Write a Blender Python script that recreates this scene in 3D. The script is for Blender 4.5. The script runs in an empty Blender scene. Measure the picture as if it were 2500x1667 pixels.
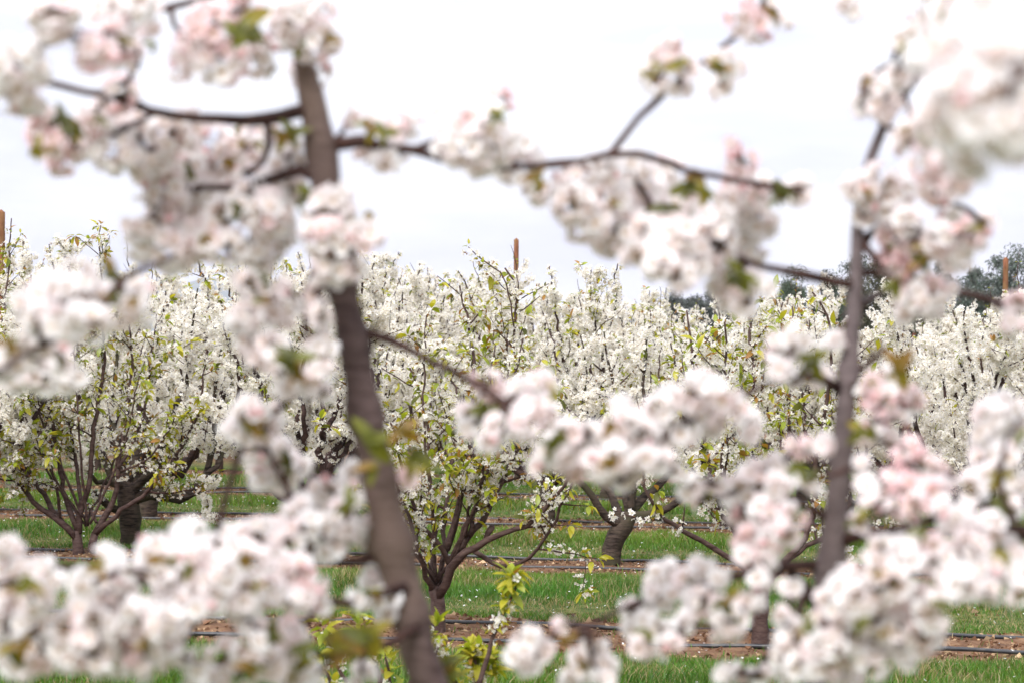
import bpy, math, random
import numpy as np
from mathutils import Vector, Matrix

# ------------------------------------------------------------------ scene, camera, sky, sun
sc = bpy.context.scene
COL = sc.collection
F = 5903.0            # focal length in photograph pixels (85 mm on 36 mm, 2500 px wide)
CAMZ, HORIZON = 1.54, 900.0

cam = bpy.data.cameras.new('camera')
cam.lens, cam.sensor_width = 85.0, 36.0
cam.shift_y = (HORIZON - 833.5) / 2500.0
cam.clip_start, cam.clip_end = 0.05, 30000.0
cam.dof.use_dof = True
cam.dof.focus_distance = 16.0
cam.dof.aperture_fstop = 5.4
cam.dof.aperture_blades = 9
cam_o = bpy.data.objects.new('camera', cam)
cam_o.location = (0, 0, CAMZ)
cam_o.rotation_euler = (math.radians(90), 0, 0)
COL.objects.link(cam_o)
sc.camera = cam_o

SUN_EL, SUN_AZ = math.radians(45), math.radians(205)   # azimuth clockwise from +Y (behind the camera, to the left)
SKY_H = 0.43           # radiance of the overcast at the horizon
world = bpy.data.worlds.new('World')
sc.world = world
world.use_nodes = True
nt = world.node_tree
N, L = nt.nodes, nt.links
N.clear()
wout = N.new('ShaderNodeOutputWorld')
sky = N.new('ShaderNodeTexSky'); sky.sky_type = 'NISHITA'; sky.sun_disc = False
sky.sun_elevation, sky.sun_rotation = SUN_EL, SUN_AZ
bg1 = N.new('ShaderNodeBackground'); bg1.inputs[1].default_value = 0.10
L.new(sky.outputs[0], bg1.inputs[0])
tc = N.new('ShaderNodeTexCoord')
mp = N.new('ShaderNodeMapping'); mp.inputs['Scale'].default_value = (1.2, 1.2, 7.0)
L.new(tc.outputs['Generated'], mp.inputs[0])
nz = N.new('ShaderNodeTexNoise'); nz.inputs['Scale'].default_value = 5.2
nz.inputs['Detail'].default_value = 5; nz.inputs['Roughness'].default_value = 0.5
L.new(mp.outputs[0], nz.inputs['Vector'])
cr = N.new('ShaderNodeValToRGB')
cr.color_ramp.elements[0].position = 0.40; cr.color_ramp.elements[0].color = (0.66, 0.665, 0.77, 1)
cr.color_ramp.elements[1].position = 0.68; cr.color_ramp.elements[1].color = (0.92, 0.915, 0.93, 1)
L.new(nz.outputs['Fac'], cr.inputs[0])
bg2 = N.new('ShaderNodeBackground')
L.new(cr.outputs[0], bg2.inputs[0])
# a closed overcast sky is three times as bright overhead as at the horizon: (1 + 2 sin(elevation)) / 3
sx = N.new('ShaderNodeSeparateXYZ'); L.new(tc.outputs['Generated'], sx.inputs[0])
mr = N.new('ShaderNodeMapRange'); mr.inputs[1].default_value = 0.0; mr.inputs[2].default_value = 1.0
mr.inputs[3].default_value = SKY_H; mr.inputs[4].default_value = SKY_H * 3.0
L.new(sx.outputs['Z'], mr.inputs[0]); L.new(mr.outputs[0], bg2.inputs[1])
mxw = N.new('ShaderNodeMixShader'); mxw.inputs[0].default_value = 0.93     # closed overcast with a little blue behind
L.new(bg1.outputs[0], mxw.inputs[1]); L.new(bg2.outputs[0], mxw.inputs[2])
L.new(mxw.outputs[0], wout.inputs[0])

sun = bpy.data.lights.new('sun', 'SUN')
sun.energy, sun.angle, sun.color = 1.5, math.radians(30), (1.0, 0.98, 0.96)
sun_o = bpy.data.objects.new('sun', sun)
sd = Vector((math.sin(SUN_AZ) * math.cos(SUN_EL), math.cos(SUN_AZ) * math.cos(SUN_EL), math.sin(SUN_EL)))
sun_o.rotation_euler = sd.to_track_quat('Z', 'Y').to_euler()
COL.objects.link(sun_o)

sc.view_settings.view_transform = 'Standard'
sc.view_settings.look = 'None'
sc.view_settings.gamma = 1.0
sc.view_settings.exposure = 1.42
sc.view_settings.use_curve_mapping = False
sc.render.engine = 'CYCLES'
sc.cycles.use_denoising = True
sc.cycles.max_bounces = 14
sc.cycles.diffuse_bounces = 12
sc.cycles.transmission_bounces = 10
sc.cycles.sample_clamp_indirect = 6.0

RNG = np.random.default_rng(7)
random.seed(7)

# ------------------------------------------------------------------ helpers
def P(px, py, d):
    """the point at depth d (metres) that the lens sends to photograph pixel (px, py)"""
    return np.array(((px - 1250.0) / F * d, d, CAMZ + (HORIZON - py) / F * d))

def project(p):
    return 1250.0 + p[0] / p[1] * F, HORIZON - (p[2] - CAMZ) / p[1] * F

def ground_z(x, y):
    return -0.014 * np.clip(x, -14, 14)

def row_y(k, x):
    return 13.95 + 5.0 * (k - 1) - 0.09 * x

def unit(v):
    v = np.asarray(v, float)
    return v / (np.linalg.norm(v, axis=-1, keepdims=True) + 1e-9)

def tag(o, label=None, cat=None, group=None, kind=None):
    if label: o['label'] = label
    if cat: o['category'] = cat
    if group: o['group'] = group
    if kind: o['kind'] = kind
    return o

def link(name, data, parent=None, matrix=None):
    o = bpy.data.objects.new(name, data)
    COL.objects.link(o)
    if parent is not None:
        o.parent = parent
    if matrix is not None:
        o.matrix_local = matrix
    return o

def empty(name, loc=(0, 0, 0), rz=0.0, scale=1.0):
    o = bpy.data.objects.new(name, None)
    o.empty_display_size = 0.2
    o.location = loc; o.rotation_euler = (0, 0, rz); o.scale = (scale,) * 3
    COL.objects.link(o)
    return o

def mesh_from(name, verts, faces, mat, cols=None, smooth=True):
    """verts (N,3); faces: list of int arrays (M,3)/(M,4); cols (N,3)"""
    me = bpy.data.meshes.new(name)
    verts = np.asarray(verts, np.float32)
    me.vertices.add(len(verts))
    me.vertices.foreach_set('co', verts.ravel())
    loops, starts, totals, pos = [], [], [], 0
    for fa in faces:
        fa = np.asarray(fa, np.int32)
        if len(fa) == 0: continue
        k = fa.shape[1]
        loops.append(fa.ravel())
        starts.append(pos + np.arange(len(fa), dtype=np.int32) * k)
        totals.append(np.full(len(fa), k, np.int32))
        pos += fa.size
    loops = np.concatenate(loops); starts = np.concatenate(starts); totals = np.concatenate(totals)
    me.loops.add(len(loops)); me.loops.foreach_set('vertex_index', loops)
    me.polygons.add(len(starts))
    me.polygons.foreach_set('loop_start', starts)
    me.polygons.foreach_set('loop_total', totals)
    me.polygons.foreach_set('use_smooth', np.full(len(starts), smooth, bool))
    if cols is not None:
        ca = me.color_attributes.new('Col', 'FLOAT_COLOR', 'POINT')
        c4 = np.ones((len(verts), 4), np.float32); c4[:, :3] = cols
        ca.data.foreach_set('color', c4.ravel())
    me.update(calc_edges=True)
    me.materials.append(mat)
    return me

class Tubes:
    """collects tapered tubes into one mesh"""
    def __init__(self):
        self.v, self.q, self.t, self.n = [], [], [], 0
    def add(self, pts, rad, sides=6, wob=0.0, rng=RNG):
        pts = np.asarray(pts, float); rad = np.asarray(rad, float)
        n = len(pts)
        if n < 2: return
        tan = np.gradient(pts, axis=0); tan = unit(tan)
        ref = np.array((0.31, 0.85, 0.42))
        a = unit(np.cross(tan, ref)); b = np.cross(tan, a)
        th = np.arange(sides) / sides * 2 * math.pi
        ring = np.cos(th)[None, :, None] * a[:, None, :] + np.sin(th)[None, :, None] * b[:, None, :]
        rr = rad[:, None] * (1 + wob * rng.normal(size=(n, sides)))
        v = pts[:, None, :] + ring * rr[:, :, None]
        base = self.n
        self.v.append(v.reshape(-1, 3))
        i = np.arange(n - 1)[:, None] * sides; j = np.arange(sides)[None, :]; j2 = (j + 1) % sides
        q = np.stack([i + j, i + j2, i + sides + j2, i + sides + j], -1).reshape(-1, 4) + base
        self.q.append(q)
        self.v.append((pts[-1] + tan[-1] * rad[-1] * 0.8)[None]); self.v.append((pts[0])[None])
        tip = base + n * sides
        jj = np.arange(sides); k = base + (n - 1) * sides
        self.t.append(np.stack([k + jj, k + (jj + 1) % sides, np.full(sides, tip)], -1))
        self.t.append(np.stack([base + (jj + 1) % sides, base + jj, np.full(sides, tip + 1)], -1))
        self.n += n * sides + 2
    def mesh(self, name, mat):
        return mesh_from(name, np.concatenate(self.v), [np.concatenate(self.q), np.concatenate(self.t)], mat)

def resample(pts, rad, step):
    pts = np.asarray(pts, float); rad = np.asarray(rad, float)
    n = len(pts)
    # Catmull-Rom through the traced points
    ext = np.vstack([2 * pts[0] - pts[1], pts, 2 * pts[-1] - pts[-2]])
    out, ro = [], []
    for i in range(n - 1):
        p0, p1, p2, p3 = ext[i:i + 4]
        m = max(1, int(np.linalg.norm(p2 - p1) / step))
        for t in np.arange(m) / m:
            out.append(0.5 * (2 * p1 + (p2 - p0) * t + (2 * p0 - 5 * p1 + 4 * p2 - p3) * t * t + (3 * p1 - p0 - 3 * p2 + p3) * t ** 3))
            ro.append(rad[i] + (rad[i + 1] - rad[i]) * t)
    out.append(pts[-1]); ro.append(rad[-1])
    return np.array(out), np.array(ro)

def frames(nrm, twist, rng=RNG):
    """rotation matrices (N,3,3) that take +Z to nrm with a twist about it"""
    z = unit(nrm)
    ref = np.where(np.abs(z[:, 2:3]) > 0.9, np.array((1.0, 0, 0)), np.array((0, 0, 1.0)))
    x = unit(np.cross(ref, z)); y = np.cross(z, x)
    c, s = np.cos(twist)[:, None], np.sin(twist)[:, None]
    return np.stack([x * c + y * s, -x * s + y * c, z], axis=-1)

def stamp(tmpl, pos, R, scale, tint=None):
    """joins many copies of a template (verts, [faces], cols) into vertex / face / colour arrays"""
    v, faces, cols = tmpl
    n, m = len(pos), len(v)
    V = np.einsum('nij,mj->nmi', R, v) * np.asarray(scale)[:, None, None] + np.asarray(pos)[:, None, :]
    off = np.arange(n)[:, None, None] * m
    Fa = [(np.asarray(f)[None] + off).reshape(-1, np.asarray(f).shape[1]) for f in faces]
    C = np.broadcast_to(cols[None], (n, m, 3))
    if tint is not None:
        C = C * tint[:, None, :]
    return V.reshape(-1, 3), Fa, np.clip(C, 0, 0.96).reshape(-1, 3)

def join(parts):
    Vs, Cs, f3, f4, n = [], [], [], [], 0
    for V, Fa, C in parts:
        if len(V) == 0: continue
        Vs.append(V); Cs.append(C)
        for f in Fa:
            if len(f): (f3 if f.shape[1] == 3 else f4).append(f + n)
        n += len(V)
    fs = []
    if f3: fs.append(np.concatenate(f3))
    if f4: fs.append(np.concatenate(f4))
    return np.concatenate(Vs), fs, np.concatenate(Cs)

def mat4(R, pos, s):
    m = Matrix.Identity(4)
    for i in range(3):
        for j in range(3):
            m[i][j] = float(R[i, j]) * s
        m[i][3] = float(pos[i])
    return m

def vnoise(x, y, seed=0):
    r = np.random.default_rng(seed)
    out = np.zeros_like(x, float)
    for k in range(10):
        a = r.uniform(0, 2 * math.pi); fr = r.uniform(0.5, 2.2) * (1 + k * 0.35); ph = r.uniform(0, 6.28)
        out += np.sin((x * math.cos(a) + y * math.sin(a)) * fr + ph) / (1 + k * 0.25)
    return out / 3.2

# ------------------------------------------------------------------ materials
def new_mat(name):
    m = bpy.data.materials.new(name); m.use_nodes = True
    m.node_tree.nodes.clear()
    return m, m.node_tree.nodes, m.node_tree.links

def leafy(name, trans, rough=0.6, gloss=0.0, tcol=(1, 1, 1), noise=0.0):
    m, n, l = new_mat(name)
    out = n.new('ShaderNodeOutputMaterial')
    at = n.new('ShaderNodeAttribute'); at.attribute_name = 'Col'
    col = at.outputs['Color']
    if noise:
        g = n.new('ShaderNodeNewGeometry')
        t = n.new('ShaderNodeTexNoise'); t.inputs['Scale'].default_value = 60; t.inputs['Detail'].default_value = 3
        l.new(g.outputs['Position'], t.inputs['Vector'])
        mr = n.new('ShaderNodeMapRange'); mr.inputs[3].default_value = 1 - noise; mr.inputs[4].default_value = 1 + noise
        l.new(t.outputs['Fac'], mr.inputs[0])
        mm = n.new('ShaderNodeVectorMath'); mm.operation = 'SCALE'
        l.new(col, mm.inputs[0]); l.new(mr.outputs[0], mm.inputs['Scale'])
        col = mm.outputs[0]
    d = n.new('ShaderNodeBsdfDiffuse'); l.new(col, d.inputs['Color'])
    tr = n.new('ShaderNodeBsdfTranslucent')
    mt = n.new('ShaderNodeMix'); mt.data_type = 'RGBA'; mt.blend_type = 'MULTIPLY'; mt.inputs[0].default_value = 1
    l.new(col, mt.inputs[6]); mt.inputs[7].default_value = (*tcol, 1)
    l.new(mt.outputs[2], tr.inputs['Color'])
    mx = n.new('ShaderNodeMixShader'); mx.inputs[0].default_value = trans
    l.new(d.outputs[0], mx.inputs[1]); l.new(tr.outputs[0], mx.inputs[2])
    res = mx.outputs[0]
    if gloss:
        gl = n.new('ShaderNodeBsdfGlossy'); gl.inputs['Roughness'].default_value = rough
        m2 = n.new('ShaderNodeMixShader'); m2.inputs[0].default_value = gloss
        l.new(res, m2.inputs[1]); l.new(gl.outputs[0], m2.inputs[2]); res = m2.outputs[0]
    l.new(res, out.inputs[0])
    return m

M_PETAL = leafy('petal', 0.48, tcol=(1.0, 0.99, 0.985))
M_LEAF = leafy('cherry_leaf', 0.45, 0.35, 0.025, (1.1, 1.05, 0.5), 0.12)
M_GRASS = leafy('grass', 0.30, 0.5, 0.03, (1.1, 1.15, 0.5))
M_GUM = leafy('gum_leaf', 0.2, 0.4, 0.05)

def bark(name, c1, c2, scale, zs, bump=0.3, rough=0.75, big=None):
    m, n, l = new_mat(name)
    out = n.new('ShaderNodeOutputMaterial')
    b = n.new('ShaderNodeBsdfPrincipled'); b.inputs['Roughness'].default_value = rough; b.inputs['Specular IOR Level'].default_value = 0.15
    tcn = n.new('ShaderNodeTexCoord')
    mpn = n.new('ShaderNodeMapping'); mpn.inputs['Scale'].default_value = (1, 1, zs)
    l.new(tcn.outputs['Object'], mpn.inputs[0])
    t = n.new('ShaderNodeTexNoise'); t.inputs['Scale'].default_value = scale; t.inputs['Detail'].default_value = 6
    t.inputs['Roughness'].default_value = 0.65
    l.new(mpn.outputs[0], t.inputs['Vector'])
    r = n.new('ShaderNodeValToRGB')
    r.color_ramp.elements[0].position = 0.36; r.color_ramp.elements[0].color = (*c1, 1)
    r.color_ramp.elements[1].position = 0.68; r.color_ramp.elements[1].color = (*c2, 1)
    l.new(t.outputs['Fac'], r.inputs[0])
    col = r.outputs[0]
    if big:
        t2 = n.new('ShaderNodeTexNoise'); t2.inputs['Scale'].default_value = big[0]; t2.inputs['Detail'].default_value = 3
        l.new(tcn.outputs['Object'], t2.inputs['Vector'])
        r2 = n.new('ShaderNodeMapRange'); r2.inputs[1].default_value = 0.45; r2.inputs[2].default_value = 0.62
        l.new(t2.outputs['Fac'], r2.inputs[0])
        mx = n.new('ShaderNodeMix'); mx.data_type = 'RGBA'
        l.new(r2.outputs[0], mx.inputs[0]); l.new(col, mx.inputs[6]); mx.inputs[7].default_value = (*big[1], 1)
        col = mx.outputs[2]
    l.new(col, b.inputs['Base Color'])
    bp = n.new('ShaderNodeBump'); bp.inputs['Strength'].default_value = bump; bp.inputs['Distance'].default_value = 0.01
    l.new(t.outputs['Fac'], bp.inputs['Height']); l.new(bp.outputs[0], b.inputs['Normal'])
    l.new(b.outputs[0], out.inputs[0])
    return m

M_BARK_NEAR = bark('cherry_bark_near', (0.05, 0.031, 0.029), (0.14, 0.097, 0.09), 26, 4.0, 0.7, 0.6, (3.2, (0.16, 0.112, 0.09)))
M_BARK_STEM = bark('cherry_bark_upright', (0.105, 0.082, 0.083), (0.20, 0.162, 0.163), 30, 5.0, 0.4, 0.6, (2.5, (0.12, 0.085, 0.075)))
M_TWIG = bark('cherry_twig', (0.027, 0.013, 0.011), (0.08, 0.042, 0.034), 40, 1.0, 0.2, 0.6)
M_BARK_YOUNG = bark('young_cherry_bark', (0.036, 0.019, 0.016), (0.105, 0.066, 0.056), 14, 3.0, 0.35, 0.6)
M_BARK_OLD = bark('old_cherry_bark', (0.010, 0.007, 0.006), (0.095, 0.068, 0.052), 10, 5.0, 1.0, 0.85, (3.0, (0.05, 0.045, 0.025)))
M_BARK_DARK = bark('dark_cherry_bark', (0.019, 0.011, 0.010), (0.078, 0.046, 0.039), 14, 3.0, 0.4, 0.75)
M_POST = bark('treated_timber', (0.11, 0.04, 0.022), (0.27, 0.115, 0.06), 30, 0.15, 0.4, 0.85, (6.0, (0.2, 0.11, 0.05)))
M_GUMBARK = bark('gum_bark', (0.12, 0.09, 0.075), (0.25, 0.2, 0.17), 5, 0.5)

m, n_, l_ = new_mat('black_poly_pipe')
o_ = n_.new('ShaderNodeOutputMaterial'); b_ = n_.new('ShaderNodeBsdfPrincipled')
t_ = n_.new('ShaderNodeTexNoise'); t_.inputs['Scale'].default_value = 18; t_.inputs['Detail'].default_value = 5
tcn_ = n_.new('ShaderNodeTexCoord'); l_.new(tcn_.outputs['Object'], t_.inputs['Vector'])
r_ = n_.new('ShaderNodeValToRGB')
r_.color_ramp.elements[0].position = 0.45; r_.color_ramp.elements[0].color = (0.018, 0.02, 0.024, 1)
r_.color_ramp.elements[1].position = 0.75; r_.color_ramp.elements[1].color = (0.07, 0.062, 0.055, 1)
l_.new(t_.outputs['Fac'], r_.inputs[0]); l_.new(r_.outputs[0], b_.inputs['Base Color'])
b_.inputs['Roughness'].default_value = 0.42
l_.new(b_.outputs[0], o_.inputs[0])
M_PIPE = m

# ground: bare reddish soil in the tree rows, earth under the grass between them
m, n_, l_ = new_mat('orchard_ground')
o_ = n_.new('ShaderNodeOutputMaterial'); b_ = n_.new('ShaderNodeBsdfPrincipled'); b_.inputs['Roughness'].default_value = 0.95
b_.inputs['Specular IOR Level'].default_value = 0.15
tcn_ = n_.new('ShaderNodeTexCoord')
def gnoise(scale, detail, rough=0.6):
    t = n_.new('ShaderNodeTexNoise'); t.inputs['Scale'].default_value = scale; t.inputs['Detail'].default_value = detail
    t.inputs['Roughness'].default_value = rough
    l_.new(tcn_.outputs['Object'], t.inputs['Vector']); return t
t1, t2, t3 = gnoise(9, 8, 0.7), gnoise(1.3, 4), gnoise(70, 3)
rs = n_.new('ShaderNodeValToRGB')
e = rs.color_ramp.elements
e[0].position = 0.30; e[0].color = (0.055, 0.03, 0.018, 1)
e[1].position = 0.72; e[1].color = (0.26, 0.16, 0.09, 1)
k = e.new(0.5); k.color = (0.135, 0.072, 0.04, 1)
l_.new(t1.outputs['Fac'], rs.inputs[0])
rg = n_.new('ShaderNodeValToRGB')
e = rg.color_ramp.elements
e[0].position = 0.35; e[0].color = (0.035, 0.055, 0.014, 1)
e[1].position = 0.68; e[1].color = (0.17, 0.16, 0.055, 1)
k = e.new(0.5); k.color = (0.07, 0.10, 0.022, 1)
l_.new(t1.outputs['Fac'], rg.inputs[0])
at_ = n_.new('ShaderNodeAttribute'); at_.attribute_name = 'Col'
mx_ = n_.new('ShaderNodeMix'); mx_.data_type = 'RGBA'
l_.new(at_.outputs['Fac'], mx_.inputs[0]); l_.new(rg.outputs[0], mx_.inputs[6]); l_.new(rs.outputs[0], mx_.inputs[7])
l_.new(mx_.outputs[2], b_.inputs['Base Color'])
bp_ = n_.new('ShaderNodeBump'); bp_.inputs['Strength'].default_value = 0.7; bp_.inputs['Distance'].default_value = 0.04
l_.new(t1.outputs['Fac'], bp_.inputs['Height']); l_.new(bp_.outputs[0], b_.inputs['Normal'])
l_.new(b_.outputs[0], o_.inputs[0])
M_GROUND = m

def plain(name, c1, c2, scale, rough=0.9):
    m, n, l = new_mat(name)
    o = n.new('ShaderNodeOutputMaterial'); b = n.new('ShaderNodeBsdfPrincipled'); b.inputs['Roughness'].default_value = rough
    tc = n.new('ShaderNodeTexCoord'); t = n.new('ShaderNodeTexNoise'); t.inputs['Scale'].default_value = scale; t.inputs['Detail'].default_value = 6
    l.new(tc.outputs['Object'], t.inputs['Vector'])
    r = n.new('ShaderNodeValToRGB')
    r.color_ramp.elements[0].position = 0.35; r.color_ramp.elements[0].color = (*c1, 1)
    r.color_ramp.elements[1].position = 0.65; r.color_ramp.elements[1].color = (*c2, 1)
    l.new(t.outputs['Fac'], r.inputs[0]); l.new(r.outputs[0], b.inputs['Base Color']); l.new(b.outputs[0], o.inputs[0])
    return m
M_CLOD = leafy('soil_crumb', 0.0)
M_HILL = plain('forest_hills', (0.03, 0.05, 0.035), (0.07, 0.095, 0.06), 0.004)

# ------------------------------------------------------------------ ground, pipes, hills
def soil_mask(x, y):
    """1 in the bare strip of a tree row, 0 in the grass lane"""
    u = (y + 0.09 * x - 13.95) / 5.0
    off = (u - np.round(u)) * 5.0
    w = 0.80 + 0.22 * vnoise(x * 1.3, y * 1.3, 3) + 0.13 * vnoise(x * 5, y * 5, 4)
    return np.clip((w - np.abs(off + 0.05)) / 0.14, 0, 1), off

def make_ground():
    xs = np.concatenate([-np.geomspace(6000, 9.2, 26), np.arange(-9, 9.01, 0.09), np.geomspace(9.2, 6000, 26)])
    ys = np.concatenate([[-60, -20, -5, 0, 3, 6, 8, 9.5, 10.5], np.arange(11.0, 36, 0.09), np.geomspace(36.2, 9000, 60)])
    X, Y = np.meshgrid(xs, ys)
    s, off = soil_mask(X, Y)
    near = (np.abs(X) < 9.1) & (Y > 10.8) & (Y < 36)
    Z = ground_z(X, Y)
    rough = 0.016 * vnoise(X * 7, Y * 7, 11) + 0.010 * vnoise(X * 21, Y * 21, 12) + 0.018 * vnoise(X * 2.2, Y * 2.2, 13)
    Z = Z + near * (s * (0.012 + rough) + (1 - s) * (0.012 * vnoise(X * 1.5, Y * 1.5, 14) - 0.015 * np.exp(-((off - 1.75) / 0.25) ** 2)))
    nx, ny = len(xs), len(ys)
    i = np.arange(ny - 1)[:, None] * nx + np.arange(nx - 1)[None]
    q = np.stack([i, i + 1, i + nx + 1, i + nx], -1).reshape(-1, 4)
    c = np.repeat(s.reshape(-1, 1), 3, 1)
    me = mesh_from('ground', np.stack([X, Y, Z], -1).reshape(-1, 3), [q], M_GROUND, c)
    o = link('ground', me)
    tag(o, 'orchard ground with bare brown soil strips under the tree rows and grass lanes between', kind='structure')
make_ground()

def make_pipes():
    words = {1: 'nearest bare soil strip', 2: 'second bare soil strip', 3: 'third bare soil strip', 4: 'fourth bare soil strip'}
    r = np.random.default_rng(5)
    for k in (1, 2, 3, 4):
        for side, off in (('near', -0.42), ('far', 0.42)):
            x = np.arange(-9, 9.01, 0.15)
            if k == 1:
                off2 = off
            else:
                off2 = off * 1.05
            y = row_y(k, x) + off2 + 0.05 * vnoise(x * 0.9, x * 0 + k, 20 + k + int(off > 0)) + 0.02 * np.sin(x * 2.1 + k)
            z = ground_z(x, y) + 0.024 + 0.02 * vnoise(x * 1.1, x * 0 + off, 30 + k)
            tb = Tubes(); tb.add(np.stack([x, y, z], -1), np.full(len(x), 0.0125), 8)
            o = link('irrigation_pipe', tb.mesh('irrigation_pipe', M_PIPE))
            tag(o, 'black poly irrigation pipe on the %s side of the %s' % (side, words[k]), 'pipe', 'irrigation pipes along the tree rows')
make_pipes()

def make_hills():
    xs = np.linspace(-3200, 3200, 220)
    prof = np.interp(xs, [-3200, -1100, -700, -300, 0, 400, 900, 3200], [230, 250, 230, 120, 75, 55, 50, 80])
    prof = prof * (1 + 0.06 * np.sin(xs * 0.006) + 0.04 * np.sin(xs * 0.017 + 1) + 0.015 * np.sin(xs * 0.06))
    depth = np.linspace(0, 1, 14)
    V = []
    for t in depth:
        V.append(np.stack([xs, 5200 + 1500 * t + 120 * np.sin(xs * 0.004 + t * 3), -3 + prof * np.sin(t * math.pi * 0.5) ** 1.3], -1))
    V.append(np.stack([xs, np.full_like(xs, 8400), np.full_like(xs, -6)], -1))
    V = np.array(V); ny, nx = V.shape[:2]
    i = np.arange(ny - 1)[:, None] * nx + np.arange(nx - 1)[None]
    q = np.stack([i, i + 1, i + nx + 1, i + nx], -1).reshape(-1, 4)
    o = link('hills', mesh_from('hills', V.reshape(-1, 3), [q], M_HILL))
    tag(o, 'distant forested hills behind the orchard', kind='structure')
make_hills()

# ------------------------------------------------------------------ flower and leaf templates (unit size, facing +Z)
def flower_hi(openness, tint, seed):
    r = np.random.default_rng(seed)
    V, Q, T, C = [], [], [], []
    us = np.array((0.08, 0.40, 0.78, 1.0)); ws = np.array((0.10, 0.44, 0.56, 0.30))
    base_c = np.array((0.90, 0.82, 0.76)); tip_c = np.array(tint)
    mid_c = np.array((0.95, 0.935, 0.93)) * 0.6 + tip_c * 0.4
    for p in range(5):
        a = p / 5 * 2 * math.pi + r.normal(0, 0.08)
        op = openness + r.normal(0, 0.09); ln = 1 + r.normal(0, 0.06); tw = r.normal(0, 0.12)
        ca, sa = math.cos(a), math.sin(a)
        b0 = len(V)
        for iu, (u, w) in enumerate(zip(us, ws)):
            for j in (-1, 0, 1):
                rad = u * ln * (0.94 if (iu == 3 and j == 0) else 1.0)
                lat = w * j
                z = math.sin(op) * rad * (0.55 + 0.45 * u) + 0.10 * abs(j) * u + tw * lat * u + r.normal(0, 0.03) * u
                rr = math.cos(op * (0.6 + 0.4 * u)) * rad
                V.append((rr * ca - lat * sa, rr * sa + lat * ca, z))
                C.append(base_c if iu == 0 else (mid_c if iu < 3 else tip_c))
        for iu in range(3):
            for j in range(2):
                q = b0 + iu * 3 + j
                Q.append((q, q + 1, q + 4, q + 3))
    for s in range(9):
        a = r.uniform(0, 6.28); rd = r.uniform(0.12, 0.42); h = r.uniform(0.32, 0.5)
        b0 = len(V); dx, dy = math.cos(a), math.sin(a)
        V += [(-dy * 0.02, dx * 0.02, 0.03), (dy * 0.02, -dx * 0.02, 0.03), (dx * rd - dy * 0.05, dy * rd + dx * 0.05, h), (dx * rd + dy * 0.05, dy * rd - dx * 0.05, h)]
        C += [np.array((0.85, 0.80, 0.72))] * 2 + [np.array((0.66, 0.46, 0.22))] * 2
        Q.append((b0, b0 + 1, b0 + 3, b0 + 2))
    b0 = len(V)
    for s in range(5):
        a = s / 5 * 6.283; V.append((0.17 * math.cos(a), 0.17 * math.sin(a), -0.02)); C.append(np.array((0.50, 0.36, 0.24)))
    for s in range(5):
        a = s / 5 * 6.283; V.append((0.07 * math.cos(a), 0.07 * math.sin(a), -0.34)); C.append(np.array((0.46, 0.27, 0.18)))
    for s in range(3):
        a = s / 3 * 6.283; V.append((0.045 * math.cos(a) + 0.2, 0.045 * math.sin(a), -1.2)); C.append(np.array((0.38, 0.38, 0.16)))
    for s in range(5):
        Q.append((b0 + s, b0 + 5 + s, b0 + 5 + (s + 1) % 5, b0 + (s + 1) % 5))
    for s in range(3):
        k = (0, 2, 3)[s]; k2 = (0, 2, 3)[(s + 1) % 3]
        Q.append((b0 + 5 + k, b0 + 10 + s, b0 + 10 + (s + 1) % 3, b0 + 5 + k2))
    return np.array(V, float), [np.array(Q)], np.array(C)

def bud_hi(tint, seed):
    r = np.random.default_rng(seed)
    V, Q, C = [], [], []
    prof = [(0.04, -0.25), (0.16, -0.08), (0.36, 0.25), (0.40, 0.55), (0.22, 0.85), (0.03, 0.95)]
    for i, (rd, z) in enumerate(prof):
        for s in range(6):
            a = s / 6 * 6.283 + 0.25 * i
            k = rd * (1 + r.normal(0, 0.06))
            V.append((k * math.cos(a), k * math.sin(a), z))
            C.append(np.array((0.30, 0.17, 0.10)) if i < 2 else np.array(tint))
    for i in range(5):
        for s in range(6):
            Q.append((i * 6 + s, i * 6 + (s + 1) % 6, i * 6 + 6 + (s + 1) % 6, i * 6 + 6 + s))
    b0 = len(V)
    for s in range(3):
        a = s / 3 * 6.283; V.append((0.045 * math.cos(a), 0.045 * math.sin(a), -0.2)); C.append(np.array((0.24, 0.22, 0.08)))
    for s in range(3):
        a = s / 3 * 6.283; V.append((0.045 * math.cos(a) + 0.15, 0.045 * math.sin(a), -1.4)); C.append(np.array((0.22, 0.24, 0.07)))
    for s in range(3):
        Q.append((b0 + s, b0 + 3 + s, b0 + 3 + (s + 1) % 3, b0 + (s + 1) % 3))
    return np.array(V, float), [np.array(Q)], np.array(C)

WHITE, BLUSH, PINK = (0.95, 0.93, 0.928), (0.93, 0.80, 0.80), (0.90, 0.60, 0.62)
HI = []            # (template, weight class)  class 0 white, 1 blush, 2 pink
for cls, tint in enumerate((WHITE, BLUSH, PINK)):
    for q, op in enumerate((0.25, 0.5, 0.75)):
        HI.append((flower_hi(op, tint, 10 * cls + q), cls))
BUD = bud_hi((0.84, 0.60, 0.60), 99)

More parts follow.
